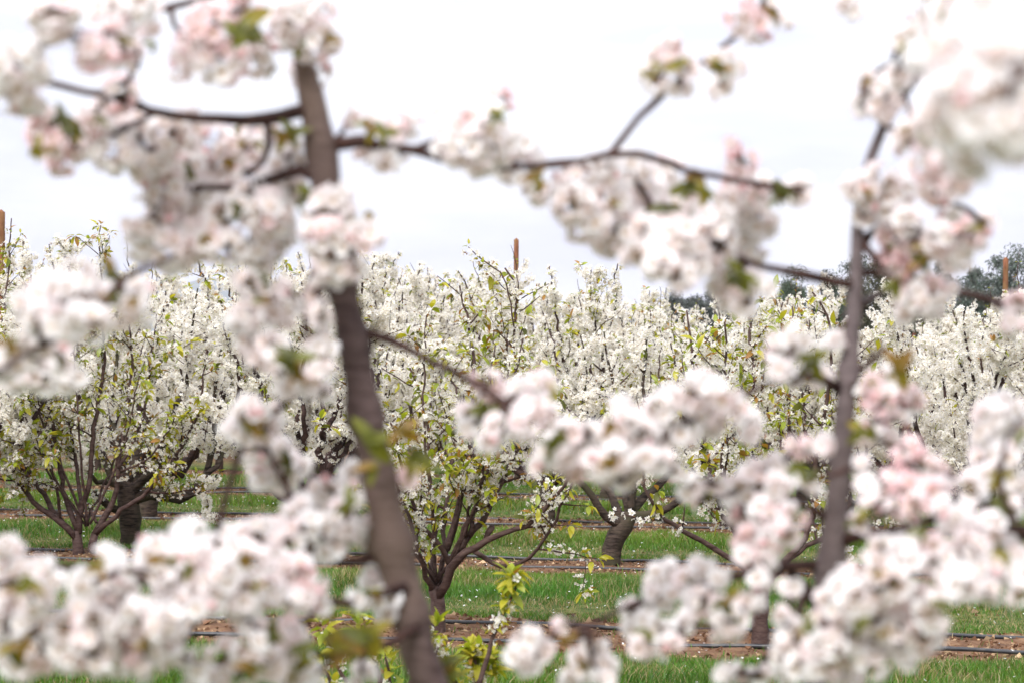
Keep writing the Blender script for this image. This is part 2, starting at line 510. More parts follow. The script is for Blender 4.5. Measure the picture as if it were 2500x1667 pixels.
def flower_lo(seed, cup):
    r = np.random.default_rng(seed)
    V = [(0, 0, 0.0)]; C = [np.array((0.68, 0.63, 0.42))]; Q = []
    for p in range(5):
        a = p / 5 * 6.283 + r.normal(0, 0.1); ln = 1 + r.normal(0, 0.08); z = cup * (1 + r.normal(0, 0.3))
        b = len(V)
        for da, rd, h in ((-0.52, 0.74, 0.55), (0, 1.0, 1.0), (0.52, 0.74, 0.55)):
            V.append((rd * ln * math.cos(a + da), rd * ln * math.sin(a + da), z * h + r.normal(0, 0.05)))
            C.append(np.array((0.945, 0.925, 0.92)))
        Q.append((0, b, b + 1, b + 2))
    return np.array(V, float), [np.array(Q)], np.array(C)
LO = [flower_lo(200 + i, c) for i, c in enumerate((0.25, 0.5, 0.75))]

def leaf_tmpl(c_base, c_tip, seed, fold=0.25, droop=0.35):
    """leaf along +X from the origin, face +Z"""
    r = np.random.default_rng(seed)
    us = (0.0, 0.22, 0.5, 0.78, 1.0); ws = (0.02, 0.17, 0.23, 0.15, 0.0)
    V, C, Q = [], [], []
    for u, w in zip(us, ws):
        zc = -droop * u * u
        for j in (-1, 0, 1):
            V.append((u, j * w, zc + fold * abs(j) * w + (r.normal(0, 0.012) if j else 0)))
            C.append(np.array(c_base) * (1 - u) + np.array(c_tip) * u if j == 0 else np.array(c_base) * (1 - u) * 0.92 + np.array(c_tip) * u * 0.98)
    for i in range(4):
        for j in range(2):
            q = i * 3 + j
            Q.append((q, q + 1, q + 4, q + 3))
    return np.array(V, float), [np.array(Q)], np.array(C)
LEAF = [leaf_tmpl((0.22, 0.28, 0.022), (0.31, 0.36, 0.03), 301),
        leaf_tmpl((0.36, 0.38, 0.03), (0.46, 0.40, 0.04), 302, 0.35, 0.5),
        leaf_tmpl((0.30, 0.20, 0.04), (0.38, 0.17, 0.045), 303, 0.45, 0.25),
        leaf_tmpl((0.085, 0.095, 0.014), (0.12, 0.13, 0.02), 304, 0.2, 0.45)]
BRACT = (np.array([(0, 0, 0), (0.6, 0.28, 0.1), (1.0, 0, 0.05), (0.6, -0.28, 0.1)], float), [np.array([(0, 1, 2, 3)])],
         np.array([(0.20, 0.11, 0.05), (0.30, 0.19, 0.05), (0.32, 0.13, 0.06), (0.28, 0.19, 0.05)]))

LEAF_FG = [leaf_tmpl((0.115, 0.13, 0.014), (0.17, 0.175, 0.02), 311, 0.3, 0.4), leaf_tmpl((0.20, 0.20, 0.02), (0.28, 0.21, 0.03), 312, 0.4, 0.5),
           leaf_tmpl((0.20, 0.15, 0.02), (0.27, 0.14, 0.025), 313, 0.5, 0.3), leaf_tmpl((0.065, 0.075, 0.011), (0.10, 0.10, 0.015), 314, 0.25, 0.45)]
LEAF_FG_MESH = [mesh_from('leaf', t[0], t[1], M_LEAF, t[2]) for t in LEAF_FG]
HI_MESH = [mesh_from('blossom', t[0], t[1], M_PETAL, t[2]) for t, c in HI]
BUD_MESH = mesh_from('flower_bud', BUD[0], BUD[1], M_PETAL, BUD[2])
LO_MESH = [mesh_from('blossom', t[0], t[1], M_PETAL, t[2], smooth=False) for t in LO]
LEAF_MESH = [mesh_from('leaf', t[0], t[1], M_LEAF, t[2]) for t in LEAF]

# ------------------------------------------------------------------ cherry tree builder (rows behind)
def rand_unit(r, n):
    return unit(r.normal(size=(n, 3)))

class Tree:
    """limbs, twigs, blossom and leaf sites of one tree, in the tree's own coordinates (base at origin)"""
    def __init__(self, seed, flower_step=0.05, per=9, leafy=0.1, flower=0.015, shoots=0.5, ball=0.042, leaf_len=0.06, wander=0.03):
        self.wander = wander
        self.r = np.random.default_rng(seed)
        self.limbs, self.trunks = [], []
        self.tw = Tubes()
        self.fp, self.fn = [], []          # flowers
        self.lp, self.lx, self.lz, self.ls, self.lk = [], [], [], [], []   # leaves
        self.bp, self.bn = [], []          # bracts
        self.kinds = (0.40, 0.78, 0.90)
        self.thin = 1.0
        self.step, self.per, self.leafy, self.fl = flower_step, per, leafy, flower
        self.shoots, self.ball, self.leaf_len = shoots, ball, leaf_len
    def trunk(self, pts, rad):
        p, q = resample(pts, rad, 0.05)
        p = p + self.r.normal(0, 0.004, p.shape)
        t = Tubes(); t.add(p, q, 12, 0.05, self.r)
        self.trunks.append(t)
    def rosette(self, p, axis, n, ln):
        r = self.r
        for _ in range(n):
            d = unit(axis * 0.5 + rand_unit(r, 1)[0] * 0.9 + np.array((0, 0, 0.15)))
            self.lp.append(p + d * 0.008)
            d2 = unit(d + np.array((0, 0, -0.35 * r.random())))
            up = unit(np.cross(np.cross(d2, (0, 0, 1.0)) + r.normal(0, 0.35, 3), d2))
            self.lx.append(d2); self.lz.append(up)
            self.ls.append(ln * r.uniform(0.6, 1.25))
            k = r.random()
            self.lk.append(0 if k < self.kinds[0] else 1 if k < self.kinds[1] else 2 if k < self.kinds[2] else 3)
    def spurs(self, pts, s0, s1, density=1.0):
        r = self.r
        seg = np.linalg.norm(np.diff(pts, axis=0), axis=1)
        cum = np.concatenate([[0], np.cumsum(seg)])
        L_ = cum[-1]
        s = s0 * L_ + r.random() * self.step
        density = density * (1.0 if r.random() < 0.75 else r.uniform(0.2, 0.8))     # some wood flowers thinly
        while s < s1 * L_:
            i = min(np.searchsorted(cum, s) - 1, len(seg) - 1); i = max(i, 0)
            t = (s - cum[i]) / (seg[i] + 1e-9)
            p = pts[i] * (1 - t) + pts[i + 1] * t
            tan = unit(pts[i + 1] - pts[i])
            s += self.step * r.uniform(0.5, 1.5)
            if r.random() > density: continue
            perp = unit(np.cross(tan, rand_unit(r, 1)[0]))
            c = p + perp * r.uniform(0.008, 0.03)
            n = max(1, int(r.poisson(self.per)))
            d = unit(perp * 0.55 + rand_unit(r, n) + np.array((0, 0, -0.1)))
            self.fp.append(c + d * r.uniform(0.5, 1.0, (n, 1)) * self.ball)
            self.fn.append(unit(d + rand_unit(r, n) * 0.35))
            nb = 2
            db = unit(perp + rand_unit(r, nb))
            self.bp.append(c + db * 0.006); self.bn.append(db)
            if r.random() < self.leafy:
                self.rosette(c, perp, int(r.integers(2, 6)), self.leaf_len * r.uniform(0.5, 1.1))
    def side(self, pts, rad, count, lmin, lmax, s0=0.25, depth=0, dens=1.0):
        r = self.r
        n = len(pts)
        for _ in range(count):
            i = int((s0 + (0.97 - s0) * r.random()) * (n - 1))
            tan = unit(pts[min(i + 1, n - 1)] - pts[max(i - 1, 0)])
            perp = unit(np.cross(tan, rand_unit(r, 1)[0]))
            d = unit(tan * r.uniform(0.3, 0.9) + perp + np.array((0, 0, 0.15)))
            ln = r.uniform(lmin, lmax) * (1.0 - 0.5 * (i / max(1, n - 1)) ** 2)
            m = max(3, int(ln / 0.06))
            q = [pts[i]]
            for _k in range(m):
                d = unit(d + r.normal(0, 0.12, 3) + np.array((0, 0, 0.05)))
                q.append(q[-1] + d * ln / m)
            q = np.array(q)
            r0 = min(rad[i] * 0.65, 0.005 + ln * 0.010)
            rr = np.linspace(r0, 0.0022, len(q))
            self.tw.add(q, rr, 5, 0.08, r)
            bare = r.random() < self.shoots * 0.3
            self.spurs(q, 0.08, 0.75 if bare else 1.0, dens)
            if bare or r.random() < self.leafy:
                self.rosette(q[-1], d, int(r.integers(3, 7)), self.leaf_len)
                if bare:
                    for s in (0.8, 0.88, 0.94):
                        self.rosette(q[int(s * (len(q) - 1))], d, 1, self.leaf_len * 0.6)
            if depth > 0 and ln > 0.3:
                self.side(q, rr, int(ln / 0.26), 0.12, 0.32, 0.3, depth - 1, dens)
    def limb(self, pts, r0, r1, sides=7, s0=0.25, sub=1, lmin=0.15, lmax=0.5, per_m=7, dens=1.0, wob=0.006):
        p, rr = resample(pts, np.linspace(r0 * self.thin, r1, len(pts)), 0.06)
        p[1:] += self.r.normal(0, wob, p[1:].shape)
        ph = self.r.uniform(0, 6.28, 3); am = self.r.uniform(0.4, 1.0, 3) * self.wander; ss = np.linspace(0, len(p) * 0.06, len(p))[:, None]
        p += am * np.sin(ss * self.r.uniform(5, 9, 3) + ph) * np.clip(ss / 0.3, 0, 1)
        t = Tubes(); t.add(p, rr * (1 + 0.05 * np.abs(self.r.normal(size=len(rr)))), 8, 0.04, self.r)
        self.limbs.append(t)
        L_ = np.linalg.norm(np.diff(p, axis=0), axis=1).sum()
        self.side(p, rr, int(L_ * per_m), lmin, lmax, s0, sub, dens)
        self.spurs(p, s0 + 0.1, 0.6, dens * 0.3)
        self.spurs(p, 0.6, 1.0, dens * 0.9)
    def fan(self, start, n, spread, height, r0=0.012):
        """thin straight stems fanning up from the fork"""
        r = self.r
        for i in range(n):
            a = r.uniform(0, 6.28); sp_ = spread * math.sqrt(r.random()); h = height * r.uniform(0.75, 1.0)
            e = np.array((math.cos(a) * sp_, math.sin(a) * sp_, h))
            st = np.asarray(start) + r.normal(0, 0.015, 3)
            self.limb([st, st + (e - st) * 0.3 + np.array((e[0], e[1], 0)) * 0.12, st + (e - st) * 0.65 + np.array((e[0], e[1], 0)) * 0.08, e], r0 * r.uniform(0.8, 1.3), 0.004, s0=0.3, per_m=4.5)
    def flowers(self):
        P_ = np.concatenate(self.fp); N_ = np.concatenate(self.fn)
        return P_, N_

    def build(self, name, bark_trunk, bark_limb, loc, label, group=None, n_bl=0, n_lf=0, rz=0.0, scale=1.0, twig_mat=M_TWIG):
        r = self.r
        root = empty(name, loc, rz, scale)
        tag(root, label, 'cherry tree', group)
        for t in self.trunks:
            link('trunk', t.mesh('trunk', bark_trunk), root)
        for t in self.limbs:
            link('limb', t.mesh('limb', bark_limb), root)
        if self.tw.n:
            tag(link('twigs', self.tw.mesh('twigs', twig_mat), root), kind='stuff')
        P_, N_ = self.flowers()
        n = len(P_)
        R_ = frames(N_, r.uniform(0, 6.28, n)); S_ = self.fl * r.uniform(0.62, 1.2, n); K_ = r.integers(0, 3, n)
        single = np.zeros(n, bool)
        if n_bl:
            # the ones that stand out most: on the camera side of the crown and in the frame
            W = P_ + np.asarray(loc)
            px = 1250 + W[:, 0] / W[:, 1] * F; py = HORIZON - (W[:, 2] - CAMZ) / W[:, 1] * F
            score = W[:, 1] + r.normal(0, 0.12, n) + 50.0 * ((px < 10) | (px > 2490) | (py < 10) | (py > 1660)) + 0.4 * N_[:, 1]
            single[np.argsort(score)[:n_bl]] = True
            for i in np.nonzero(single)[0]:
                link('blossom', LO_MESH[K_[i]], root, mat4(R_[i], P_[i], S_[i]))
        parts = []
        for k in range(3):
            s = (K_ == k) & ~single
            v = r.uniform(0.93, 1.04, (s.sum(), 1)) * np.ones(3)
            parts.append(stamp(LO[k], P_[s], R_[s], S_[s], v))
        BP, BN = np.concatenate(self.bp), np.concatenate(self.bn)
        Rb = frames(unit(np.cross(BN, rand_unit(r, len(BN)))), np.zeros(len(BN)))
        # put the bract's +X on its direction
        zb = Rb[:, :, 2]; xb = unit(BN - zb * (BN * zb).sum(1, keepdims=True)); yb = np.cross(zb, xb)
        parts.append(stamp(BRACT, BP, np.stack([xb, yb, zb], -1), r.uniform(0.012, 0.028, len(BP))))
        V, Fa, C = join(parts)
        tag(link('blossoms', mesh_from('blossoms', V, Fa, M_PETAL, C, smooth=False), root), kind='stuff')
        if self.lp:
            LP, X_, Z_ = np.array(self.lp), unit(np.array(self.lx)), np.array(self.lz)
            Y_ = unit(np.cross(Z_, X_)); Z_ = np.cross(X_, Y_)
            RL = np.stack([X_, Y_, Z_], -1); SL = np.array(self.ls); KL = np.array(self.lk)
            nl = len(LP); single = np.zeros(nl, bool)
            if n_lf:
                W = LP + np.asarray(loc)
                px = 1250 + W[:, 0] / W[:, 1] * F; py = HORIZON - (W[:, 2] - CAMZ) / W[:, 1] * F
                score = W[:, 1] - 12 * SL + 50.0 * ((px < 0) | (px > 2500) | (py < 0) | (py > 1667))
                single[np.argsort(score)[:n_lf]] = True
                for i in np.nonzero(single)[0]:
                    link('leaf', LEAF_MESH[KL[i]], root, mat4(RL[i], LP[i], SL[i]))
            parts = [stamp(LEAF[k], LP[(KL == k) & ~single], RL[(KL == k) & ~single], SL[(KL == k) & ~single],
                           r.uniform(0.8, 1.15, (((KL == k) & ~single).sum(), 1)) * np.ones(3)) for k in range(4)]
            if (~single).any():
                V, Fa, C = join(parts)
                tag(link('leaves', mesh_from('leaves', V, Fa, M_LEAF, C), root), kind='stuff')
        return root

def copy_tree(o, loc, rz, scale, label, group):
    c = o.copy(); COL.objects.link(c)
    c.location = loc; c.rotation_euler = (0, 0, rz); c.scale = scale
    c['label'] = label; c['group'] = group
    for ch in list(o.children):
        if ch.name.split('.')[0] in ('blossom', 'leaf'): continue
        d = ch.copy(); COL.objects.link(d); d.parent = c
    return c

def procedural(seed, old=True, height=2.35, limbs=8, spread=0.95, dense=1.0, leafy_=0.08, step=0.045, per=10, shoots=0.4):
    t = Tree(seed, flower_step=step, per=per, leafy=leafy_, shoots=shoots, flower=0.0185, ball=0.045, leaf_len=0.075)
    r = t.r
    th = 0.38 if old else 0.22
    rt = 0.085 if old else 0.05
    lean = r.normal(0, 0.05, 2)
    top = np.array((lean[0], lean[1], th))
    t.trunk([(0, 0, -0.05), (0.01, 0, 0.08), tuple(top * np.array((0.6, 0.6, 0.75))), tuple(top + np.array((0, 0, 0.07)))], [rt * 1.25, rt, rt * 0.95, rt * 0.7])
    for i in range(limbs):
        a = i / limbs * 6.283 + r.normal(0, 0.25)
        sp = spread * r.uniform(0.45, 1.1); h = height * r.uniform(0.74, 1.12)
        u = np.array((math.cos(a), math.sin(a), 0))
        k = r.uniform(0.35, 0.6)
        pts = [top + np.array((0, 0, -0.03)), top + u * sp * 0.30 + (0, 0, 0.13), top + u * sp * 0.62 + (0, 0, (h - th) * 0.28),
               top + u * sp * 0.86 + (0, 0, (h - th) * 0.55), top + u * sp * (1 + 0.1 * k) + np.array((r.normal(0, .05), r.normal(0, .05), (h - th)))]
        pts = [q_ + (r.normal(0, 0.075, 3) * np.array((1, 1, 0.4)) if i_ > 1 else 0) for i_, q_ in enumerate(pts)]
        t.limb(pts, rt * r.uniform(0.38, 0.55), 0.006, s0=0.2, sub=1, per_m=3.6 * dense, lmax=0.72, wob=0.01)
        if r.random() < 0.75:     # a fork
            q = pts[2]; v = unit(u + np.array((-u[1], u[0], 0)) * r.normal(0, 0.9))
            t.limb([q, q + v * 0.15 + (0, 0, 0.2), q + v * 0.25 + (0, 0, (h - q[2]) * 0.6), q + v * 0.28 + (0, 0, (h - q[2]) * 0.95)], rt * 0.28, 0.005, s0=0.15, sub=1, per_m=3.6 * dense, lmax=0.6, wob=0.01)
    for i in range(4):            # bare leaders of last summer standing above the crown
        a = r.uniform(0, 6.28); rd = spread * r.uniform(0.2, 0.95)
        b = np.array((math.cos(a) * rd, math.sin(a) * rd, height * r.uniform(0.82, 1.0)))
        e = b + np.array((math.cos(a) * 0.1, math.sin(a) * 0.1, 0)) * r.uniform(0, 1.5) + np.array((0, 0, r.uniform(0.2, 0.42)))
        q = np.linspace(b, e, 8) + r.normal(0, 0.008, (8, 3))
        t.tw.add(q, np.linspace(0.006, 0.003, 8), 5, 0.05, r)
        t.spurs(q, 0.0, 0.45, 0.8)
        for w_ in (0.55, 0.7, 0.85, 1.0):
            t.rosette(q[int(w_ * 7)], np.array((0, 0, 1.0)), int(r.integers(1, 4)), 0.035)
    return t

def trace(base, origin, scale, pts, d, dd=0.0):
    """traced zoom coordinates -> limb points in the tree's own space; depth runs off by dd along the limb"""
    n = len(pts)
    out = []
    for i, (x, y) in enumerate(pts):
        t = i / max(1, n - 1)
        out.append(P(origin[0] + x / scale, origin[1] + y / scale, d + dd * t) - base)
    return np.array(out)

# ---- row 1, young leafy tree whose limbs fan up from beside the soil strip
def tree_b():
    d = 13.9
    base = P(1066, 1549, d); base[2] = ground_z(base[0], base[1])
    t = Tree(41, flower_step=0.045, per=6, leafy=0.6, flower=0.0165, shoots=1.0, ball=0.04, leaf_len=0.07, wander=0.012)
    t.thin = 0.8
    o, s = (950, 1050), 2.542
    T = lambda pts, dd=0.0: trace(base, o, s, pts, d, dd)
    b0 = np.array((0, 0, -0.06))
    t.trunk(np.vstack([[b0], T([(300, 1230), (300, 1120), (290, 1040), (275, 980)])]), [0.058, 0.05, 0.045, 0.04, 0.032])
    L_ = lambda pts, dd, r0, r1, **k: t.limb(T(pts, dd), r0, r1, **k)
    L_([(292, 1050), (350, 950), (380, 850), (430, 800), (540, 730), (620, 690), (730, 650), (860, 590), (940, 510), (1040, 390), (1110, 270)], -0.35, 0.036, 0.008, s0=0.55, per_m=4, dens=0.7)
    L_([(600, 690), (615, 640), (640, 585)], 0, 0.022, 0.018, s0=0.9, per_m=3)
    L_([(385, 850), (330, 730), (220, 600), (180, 480), (110, 350), (60, 150), (20, -50)], -0.3, 0.022, 0.006, per_m=7)
    L_([(355, 740), (400, 600), (430, 480), (470, 330), (500, 180), (515, 60), (525, -250), (510, -500), (483, -712), (440, -900)], 0.15, 0.028, 0.005, s0=0.12, per_m=7)
    L_([(420, 800), (470, 700), (580, 560), (650, 430), (700, 330), (750, 200), (790, 110), (795, -300), (780, -635), (775, -850), (725, -1000)], 0.3, 0.026, 0.005, s0=0.12, per_m=7)
    L_([(275, 1010), (260, 900), (280, 800), (270, 700), (300, 600), (270, 400), (240, 200), (230, -130), (130, -380)], 0.5, 0.03, 0.006, s0=0.2, per_m=7)
    L_([(530, 750), (640, 810), (760, 832), (860, 790), (920, 740), (1010, 600), (1080, 430), (1130, 330)], -0.5, 0.018, 0.006, s0=0.5, per_m=6, dens=0.8)
    L_([(470, 660), (500, 500), (550, 250), (580, 130), (620, -100), (640, -380)], -0.2, 0.012, 0.004, per_m=6)
    L_([(500, 650), (560, 400), (590, 170), (670, -250), (724, -508), (740, -700)], 0.45, 0.018, 0.005, per_m=7)
    L_([(270, 1000), (230, 900), (200, 760), (150, 620), (90, 480), (40, 330)], -0.4, 0.024, 0.006, s0=0.35, per_m=7)
    L_([(300, 1000), (330, 800), (350, 560), (380, 300), (400, 50), (420, -200), (350, -450)], 0.8, 0.022, 0.005, s0=0.3, per_m=7)
    L_([(775, -640), (725, -900), (640, -1010), (540, -1080), (490, -1140)], 0.0, 0.006, 0.003, s0=0.95, per_m=0)
    for q in ((640, -1010), (540, -1080), (495, -1135), (490, -1145)):
        t.rosette(T([q, q])[0], np.array((-0.3, 0, 1.0)), 3, 0.03)
    t.fan((0.0, 0.02, 0.30), 6, 0.75, 1.85)
    t.build('cherry_tree', M_BARK_YOUNG, M_BARK_YOUNG, tuple(base),
            'young leafy cherry tree with bare forked limbs, rooted in the nearest soil strip',
            'young cherry trees', n_bl=300, n_lf=300)
tree_b()

def tree_c():
    d = 13.45
    base = P(1856, 1566, d); base[2] = ground_z(base[0], base[1])
    t = Tree(43, flower_step=0.045, per=7.5, leafy=0.6, flower=0.0165, shoots=1.0, ball=0.04, leaf_len=0.07, wander=0.012)
    t.thin = 0.8
    o, s = (0, 0), 1.0
    T = lambda pts, dd=0.0: trace(base, o, s, pts, d, dd)
    t.trunk(np.vstack([[(0, 0, -0.06)], T([(1856, 1520), (1858, 1470), (1862, 1430)])]), [0.055, 0.046, 0.042, 0.036])
    L_ = lambda pts, dd, r0, r1, **k: t.limb(T(pts, dd), r0, r1, **k)
    L_([(1862, 1440), (1820, 1385), (1774, 1363), (1721, 1322), (1670, 1294), (1627, 1263), (1601, 1233), (1583, 1215), (1560, 1150), (1550, 1080)], -0.3, 0.024, 0.005, s0=0.45, per_m=4, dens=0.5)
    L_([(1862, 1440), (1840, 1370), (1790, 1290), (1745, 1200), (1720, 1100), (1700, 980), (1690, 850), (1680, 760)], 0.2, 0.026, 0.005, per_m=8)
    L_([(1862, 1440), (1860, 1330), (1840, 1200), (1845, 1060), (1840, 920), (1830, 800), (1825, 720)], 0.4, 0.026, 0.005, per_m=8)
    L_([(1862, 1440), (1920, 1364), (1960, 1310), (1990, 1220), (2000, 1100), (2020, 950), (2030, 800), (1990, 715)], -0.1, 0.026, 0.005, per_m=8)
    L_([(1865, 1440), (1930, 1360), (2030, 1290), (2090, 1180), (2120, 1050), (2130, 930)], 0.5, 0.022, 0.005, per_m=8)
    L_([(1850, 1400), (1800, 1300), (1770, 1180), (1765, 1030), (1770, 900), (1775, 790)], -0.5, 0.02, 0.005, per_m=8)
    L_([(1870, 1400), (1900, 1300), (1920, 1150), (1925, 1000), (1930, 850), (1935, 740)], 0.8, 0.02, 0.005, per_m=8)
    t.build('cherry_tree', M_BARK_YOUNG, M_BARK_YOUNG, tuple(base),
            'young leafy cherry tree with thin trunk, seen behind the upright foreground stem',
            'young cherry trees', n_bl=300, n_lf=300)
tree_c()

def tree_a():
    d = 19.35
    base = P(200, 1386, d); base[2] = ground_z(base[0], base[1])
    t = Tree(47, flower_step=0.045, per=6, leafy=0.55, flower=0.0165, shoots=1.0, ball=0.042, leaf_len=0.075, wander=0.012)
    t.thin = 0.8
    o, s = (0, 900), 3.136
    T = lambda pts, dd=0.0: trace(base, o, s, pts, d, dd)
    t.trunk(np.vstack([[(-0.01, 0, -0.06)], T([(612, 1480), (605, 1400), (590, 1300), (585, 1240)])]), [0.062, 0.052, 0.046, 0.04, 0.034])
    t.trunk(np.vstack([[(0.10, 0.02, -0.06)], T([(705, 1480), (708, 1350), (722, 1260)])]), [0.045, 0.038, 0.034, 0.03])
    L_ = lambda pts, dd, r0, r1, **k: t.limb(T(pts, dd), r0, r1, **k)
    L_([(590, 1300), (520, 1220), (440, 1160), (300, 1060), (200, 950), (110, 800), (40, 670), (0, 600), (-60, 430), (-80, 200), (-60, -100)], -0.2, 0.036, 0.006, s0=0.3)
    L_([(480, 1180), (400, 1080), (340, 960), (250, 820), (190, 690), (140, 500), (80, 300), (20, 50), (20, -300), (60, -750), (95, -1150)], 0.5, 0.028, 0.005, s0=0.3)
    L_([(600, 1240), (560, 1150), (510, 1030), (480, 800), (430, 600), (390, 400), (340, 200), (290, -50), (250, -350), (220, -700)], 0.1, 0.032, 0.005, s0=0.3)
    L_([(605, 1260), (620, 1080), (660, 980), (690, 750), (720, 520), (750, 330), (775, 100), (785, -80), (790, -300), (780, -700), (745, -980), (775, -1100)], -0.1, 0.033, 0.004, s0=0.25)
    L_([(615, 1060), (600, 880), (560, 660), (520, 420), (450, 250), (400, 100), (370, -100), (380, -400)], 0.6, 0.022, 0.005, s0=0.2)
    L_([(722, 1265), (760, 1180), (830, 1080), (880, 920), (910, 750), (940, 560), (960, 380), (980, 200), (1000, 50), (1010, -150), (1000, -450), (990, -700)], 0.2, 0.034, 0.005, s0=0.3)
    L_([(730, 1265), (800, 1200), (890, 1120), (1040, 1010), (1180, 880), (1290, 760), (1390, 600), (1470, 430), (1530, 300), (1560, 100), (1590, -150)], -0.3, 0.028, 0.006, s0=0.3)
    L_([(740, 1175), (700, 1090), (670, 1030)], 0.1, 0.016, 0.012, s0=0.95, per_m=0)
    L_([(455, 1160), (450, 1050), (410, 850), (330, 700), (250, 600), (100, 560), (0, 520)], -0.5, 0.018, 0.005, s0=0.3)
    L_([(925, 785), (1040, 740), (1150, 670), (1270, 520), (1340, 380)], -0.4, 0.013, 0.005, s0=0.25)
    L_([(905, 760), (1000, 600), (1080, 400), (1130, 150), (1170, -150), (1200, -450)], 0.6, 0.02, 0.005, s0=0.2)
    for q in ((775, -1100), (750, -1040), (745, -980), (770, -850)):
        t.rosette(T([q, q])[0], np.array((0, 0, 1.0)), 4, 0.045)
    t.fan((0.05, 0.02, 0.26), 6, 0.9, 2.0)
    t.build('cherry_tree', M_BARK_YOUNG, M_BARK_YOUNG, tuple(base),
            'many-stemmed cherry tree with green-gold leaves and purplish limbs in front of a stout dark trunk',
            'young cherry trees', n_bl=0, n_lf=300)
tree_a()

def tree_d():
    d = 20.6
    base = P(322, 1345, d); base[2] = ground_z(base[0], base[1])
    t = Tree(53, flower_step=0.036, per=16, leafy=0.12, flower=0.0172, shoots=0.5, ball=0.043)
    o, s = (0, 900), 3.136
    T = lambda pts, dd=0.0: trace(base, o, s, pts, d, dd)
    t.trunk(np.vstack([[(0.01, 0, -0.06)], T([(1000, 1340), (990, 1220), (1000, 1140), (975, 1000), (965, 880)])]), [0.105, 0.088, 0.082, 0.095, 0.085, 0.065])
    L_ = lambda pts, dd, r0, r1, **k: t.limb(T(pts, dd), r0, r1, **k)
    L_([(980, 960), (870, 850), (770, 650), (730, 600), (690, 400), (680, 150), (670, -150)], 0.5, 0.035, 0.007, s0=0.3)
    L_([(1010, 1000), (1150, 975), (1300, 970), (1400, 990), (1490, 920), (1560, 820), (1600, 650), (1640, 400), (1670, 100), (1690, -200), (1690, -500)], 0.2, 0.055, 0.007, s0=0.35)
    L_([(990, 960), (1100, 830), (1200, 700), (1300, 480), (1370, 250), (1430, 0), (1480, -300), (1500, -600)], -0.4, 0.042, 0.006, s0=0.3)
    L_([(970, 900), (850, 865), (740, 870), (640, 780), (580, 600)], -0.5, 0.03, 0.008, s0=0.6)
    L_([(930, 1090), (850, 1060), (780, 1000), (712, 940)], -0.2, 0.034, 0.03, s0=0.95, per_m=0)
    L_([(965, 880), (900, 650), (880, 420), (880, 150), (870, -200), (860, -500)], 0.7, 0.04, 0.006, s0=0.3)
    L_([(965, 880), (1060, 650), (1120, 420), (1200, 150), (1250, -200), (1260, -600)], 0.5, 0.04, 0.006, s0=0.3)
    L_([(1560, 830), (1680, 700), (1760, 500), (1800, 250)], 0.4, 0.025, 0.006, s0=0.1)
    L_([(1400, 985), (1520, 960), (1620, 860), (1700, 780)], -0.3, 0.014, 0.006, s0=0.2)
    t.build('cherry_tree', M_BARK_OLD, M_BARK_OLD, tuple(base),
            'old cherry tree with stout dark stump-like trunk behind the many-stemmed leafy tree', 'old cherry trees', n_lf=60)
tree_d()

def tree_e():
    d = 18.95
    base = P(1490, 1379, d); base[2] = ground_z(base[0], base[1])
    t = Tree(59, flower_step=0.036, per=16, leafy=0.14, flower=0.0172, shoots=0.5, ball=0.043)
    o, s = (1300, 1100), 3.92
    T = lambda pts, dd=0.0: trace(base, o, s, pts, d, dd)
    t.trunk(np.vstack([[(0.0, 0, -0.06)], T([(750, 1060), (757, 950), (795, 820), (870, 710), (930, 610)])]), [0.085, 0.078, 0.078, 0.076, 0.08, 0.06])
    L_ = lambda pts, dd, r0, r1, **k: t.limb(T(pts, dd), r0, r1, **k)
    L_([(880, 670), (780, 670), (700, 640), (620, 560), (560, 440), (440, 300), (360, 200), (250, 0), (180, -300), (120, -700)], -0.3, 0.042, 0.007, s0=0.4)
    L_([(935, 620), (900, 480), (850, 280), (800, 0), (780, -400), (740, -800), (700, -1150)], 0.2, 0.036, 0.006, s0=0.3)
    L_([(950, 630), (1100, 610), (1220, 570), (1320, 510), (1450, 380), (1560, 150), (1620, -200), (1650, -600), (1640, -1000)], -0.3, 0.04, 0.007, s0=0.4)
    L_([(850, 640), (800, 540), (760, 470), (640, 300), (560, 50), (500, -300), (480, -700), (470, -1100)], 0.7, 0.036, 0.006, s0=0.3)
    L_([(940, 610), (1030, 480), (1180, 340), (1280, 200), (1330, 80), (1380, -200), (1360, -600), (1340, -1050)], 0.6, 0.04, 0.006, s0=0.3)
    L_([(930, 600), (980, 350), (1060, 50), (1100, -350), (1080, -750), (1100, -1150)], -0.2, 0.036, 0.006, s0=0.3)
    t.build('cherry_tree', M_BARK_OLD, M_BARK_OLD, tuple(base),
            'old cherry tree with short leaning trunk of banded bark on bare brown soil', 'old cherry trees', n_lf=60)
tree_e()

# ---- the rest of the rows: four grown trees, copied
ROW_WORD = {2: 'second', 3: 'third', 4: 'fourth', 5: 'fifth', 6: 'sixth', 7: 'seventh', 8: 'eighth'}
protos = []
def row_loc(k, px):
    y = 13.95 + 5 * (k - 1)
    x = (px - 1250) / F * y
    y = row_y(k, x); x = (px - 1250) / F * y
    return (x, y, float(ground_z(x, y)))
def row_label(k):
    return 'white blossoming cherry tree in the %s tree row from the foreground' % ROW_WORD[k]
t = procedural(61, height=2.12, limbs=9, spread=1.05, dense=1.0, leafy_=0.05, step=0.034, per=17, shoots=0.2)
protos.append(t.build('cherry_tree', M_BARK_OLD, M_BARK_DARK, row_loc(2, 2370),
    'densely white cherry tree, thick ropes of blossom and few leaves, beside the reddish shrub', 'old cherry trees', n_bl=0))
t = procedural(62, height=2.40, limbs=8, spread=1.0, dense=1.0, leafy_=0.14, step=0.037, per=16)
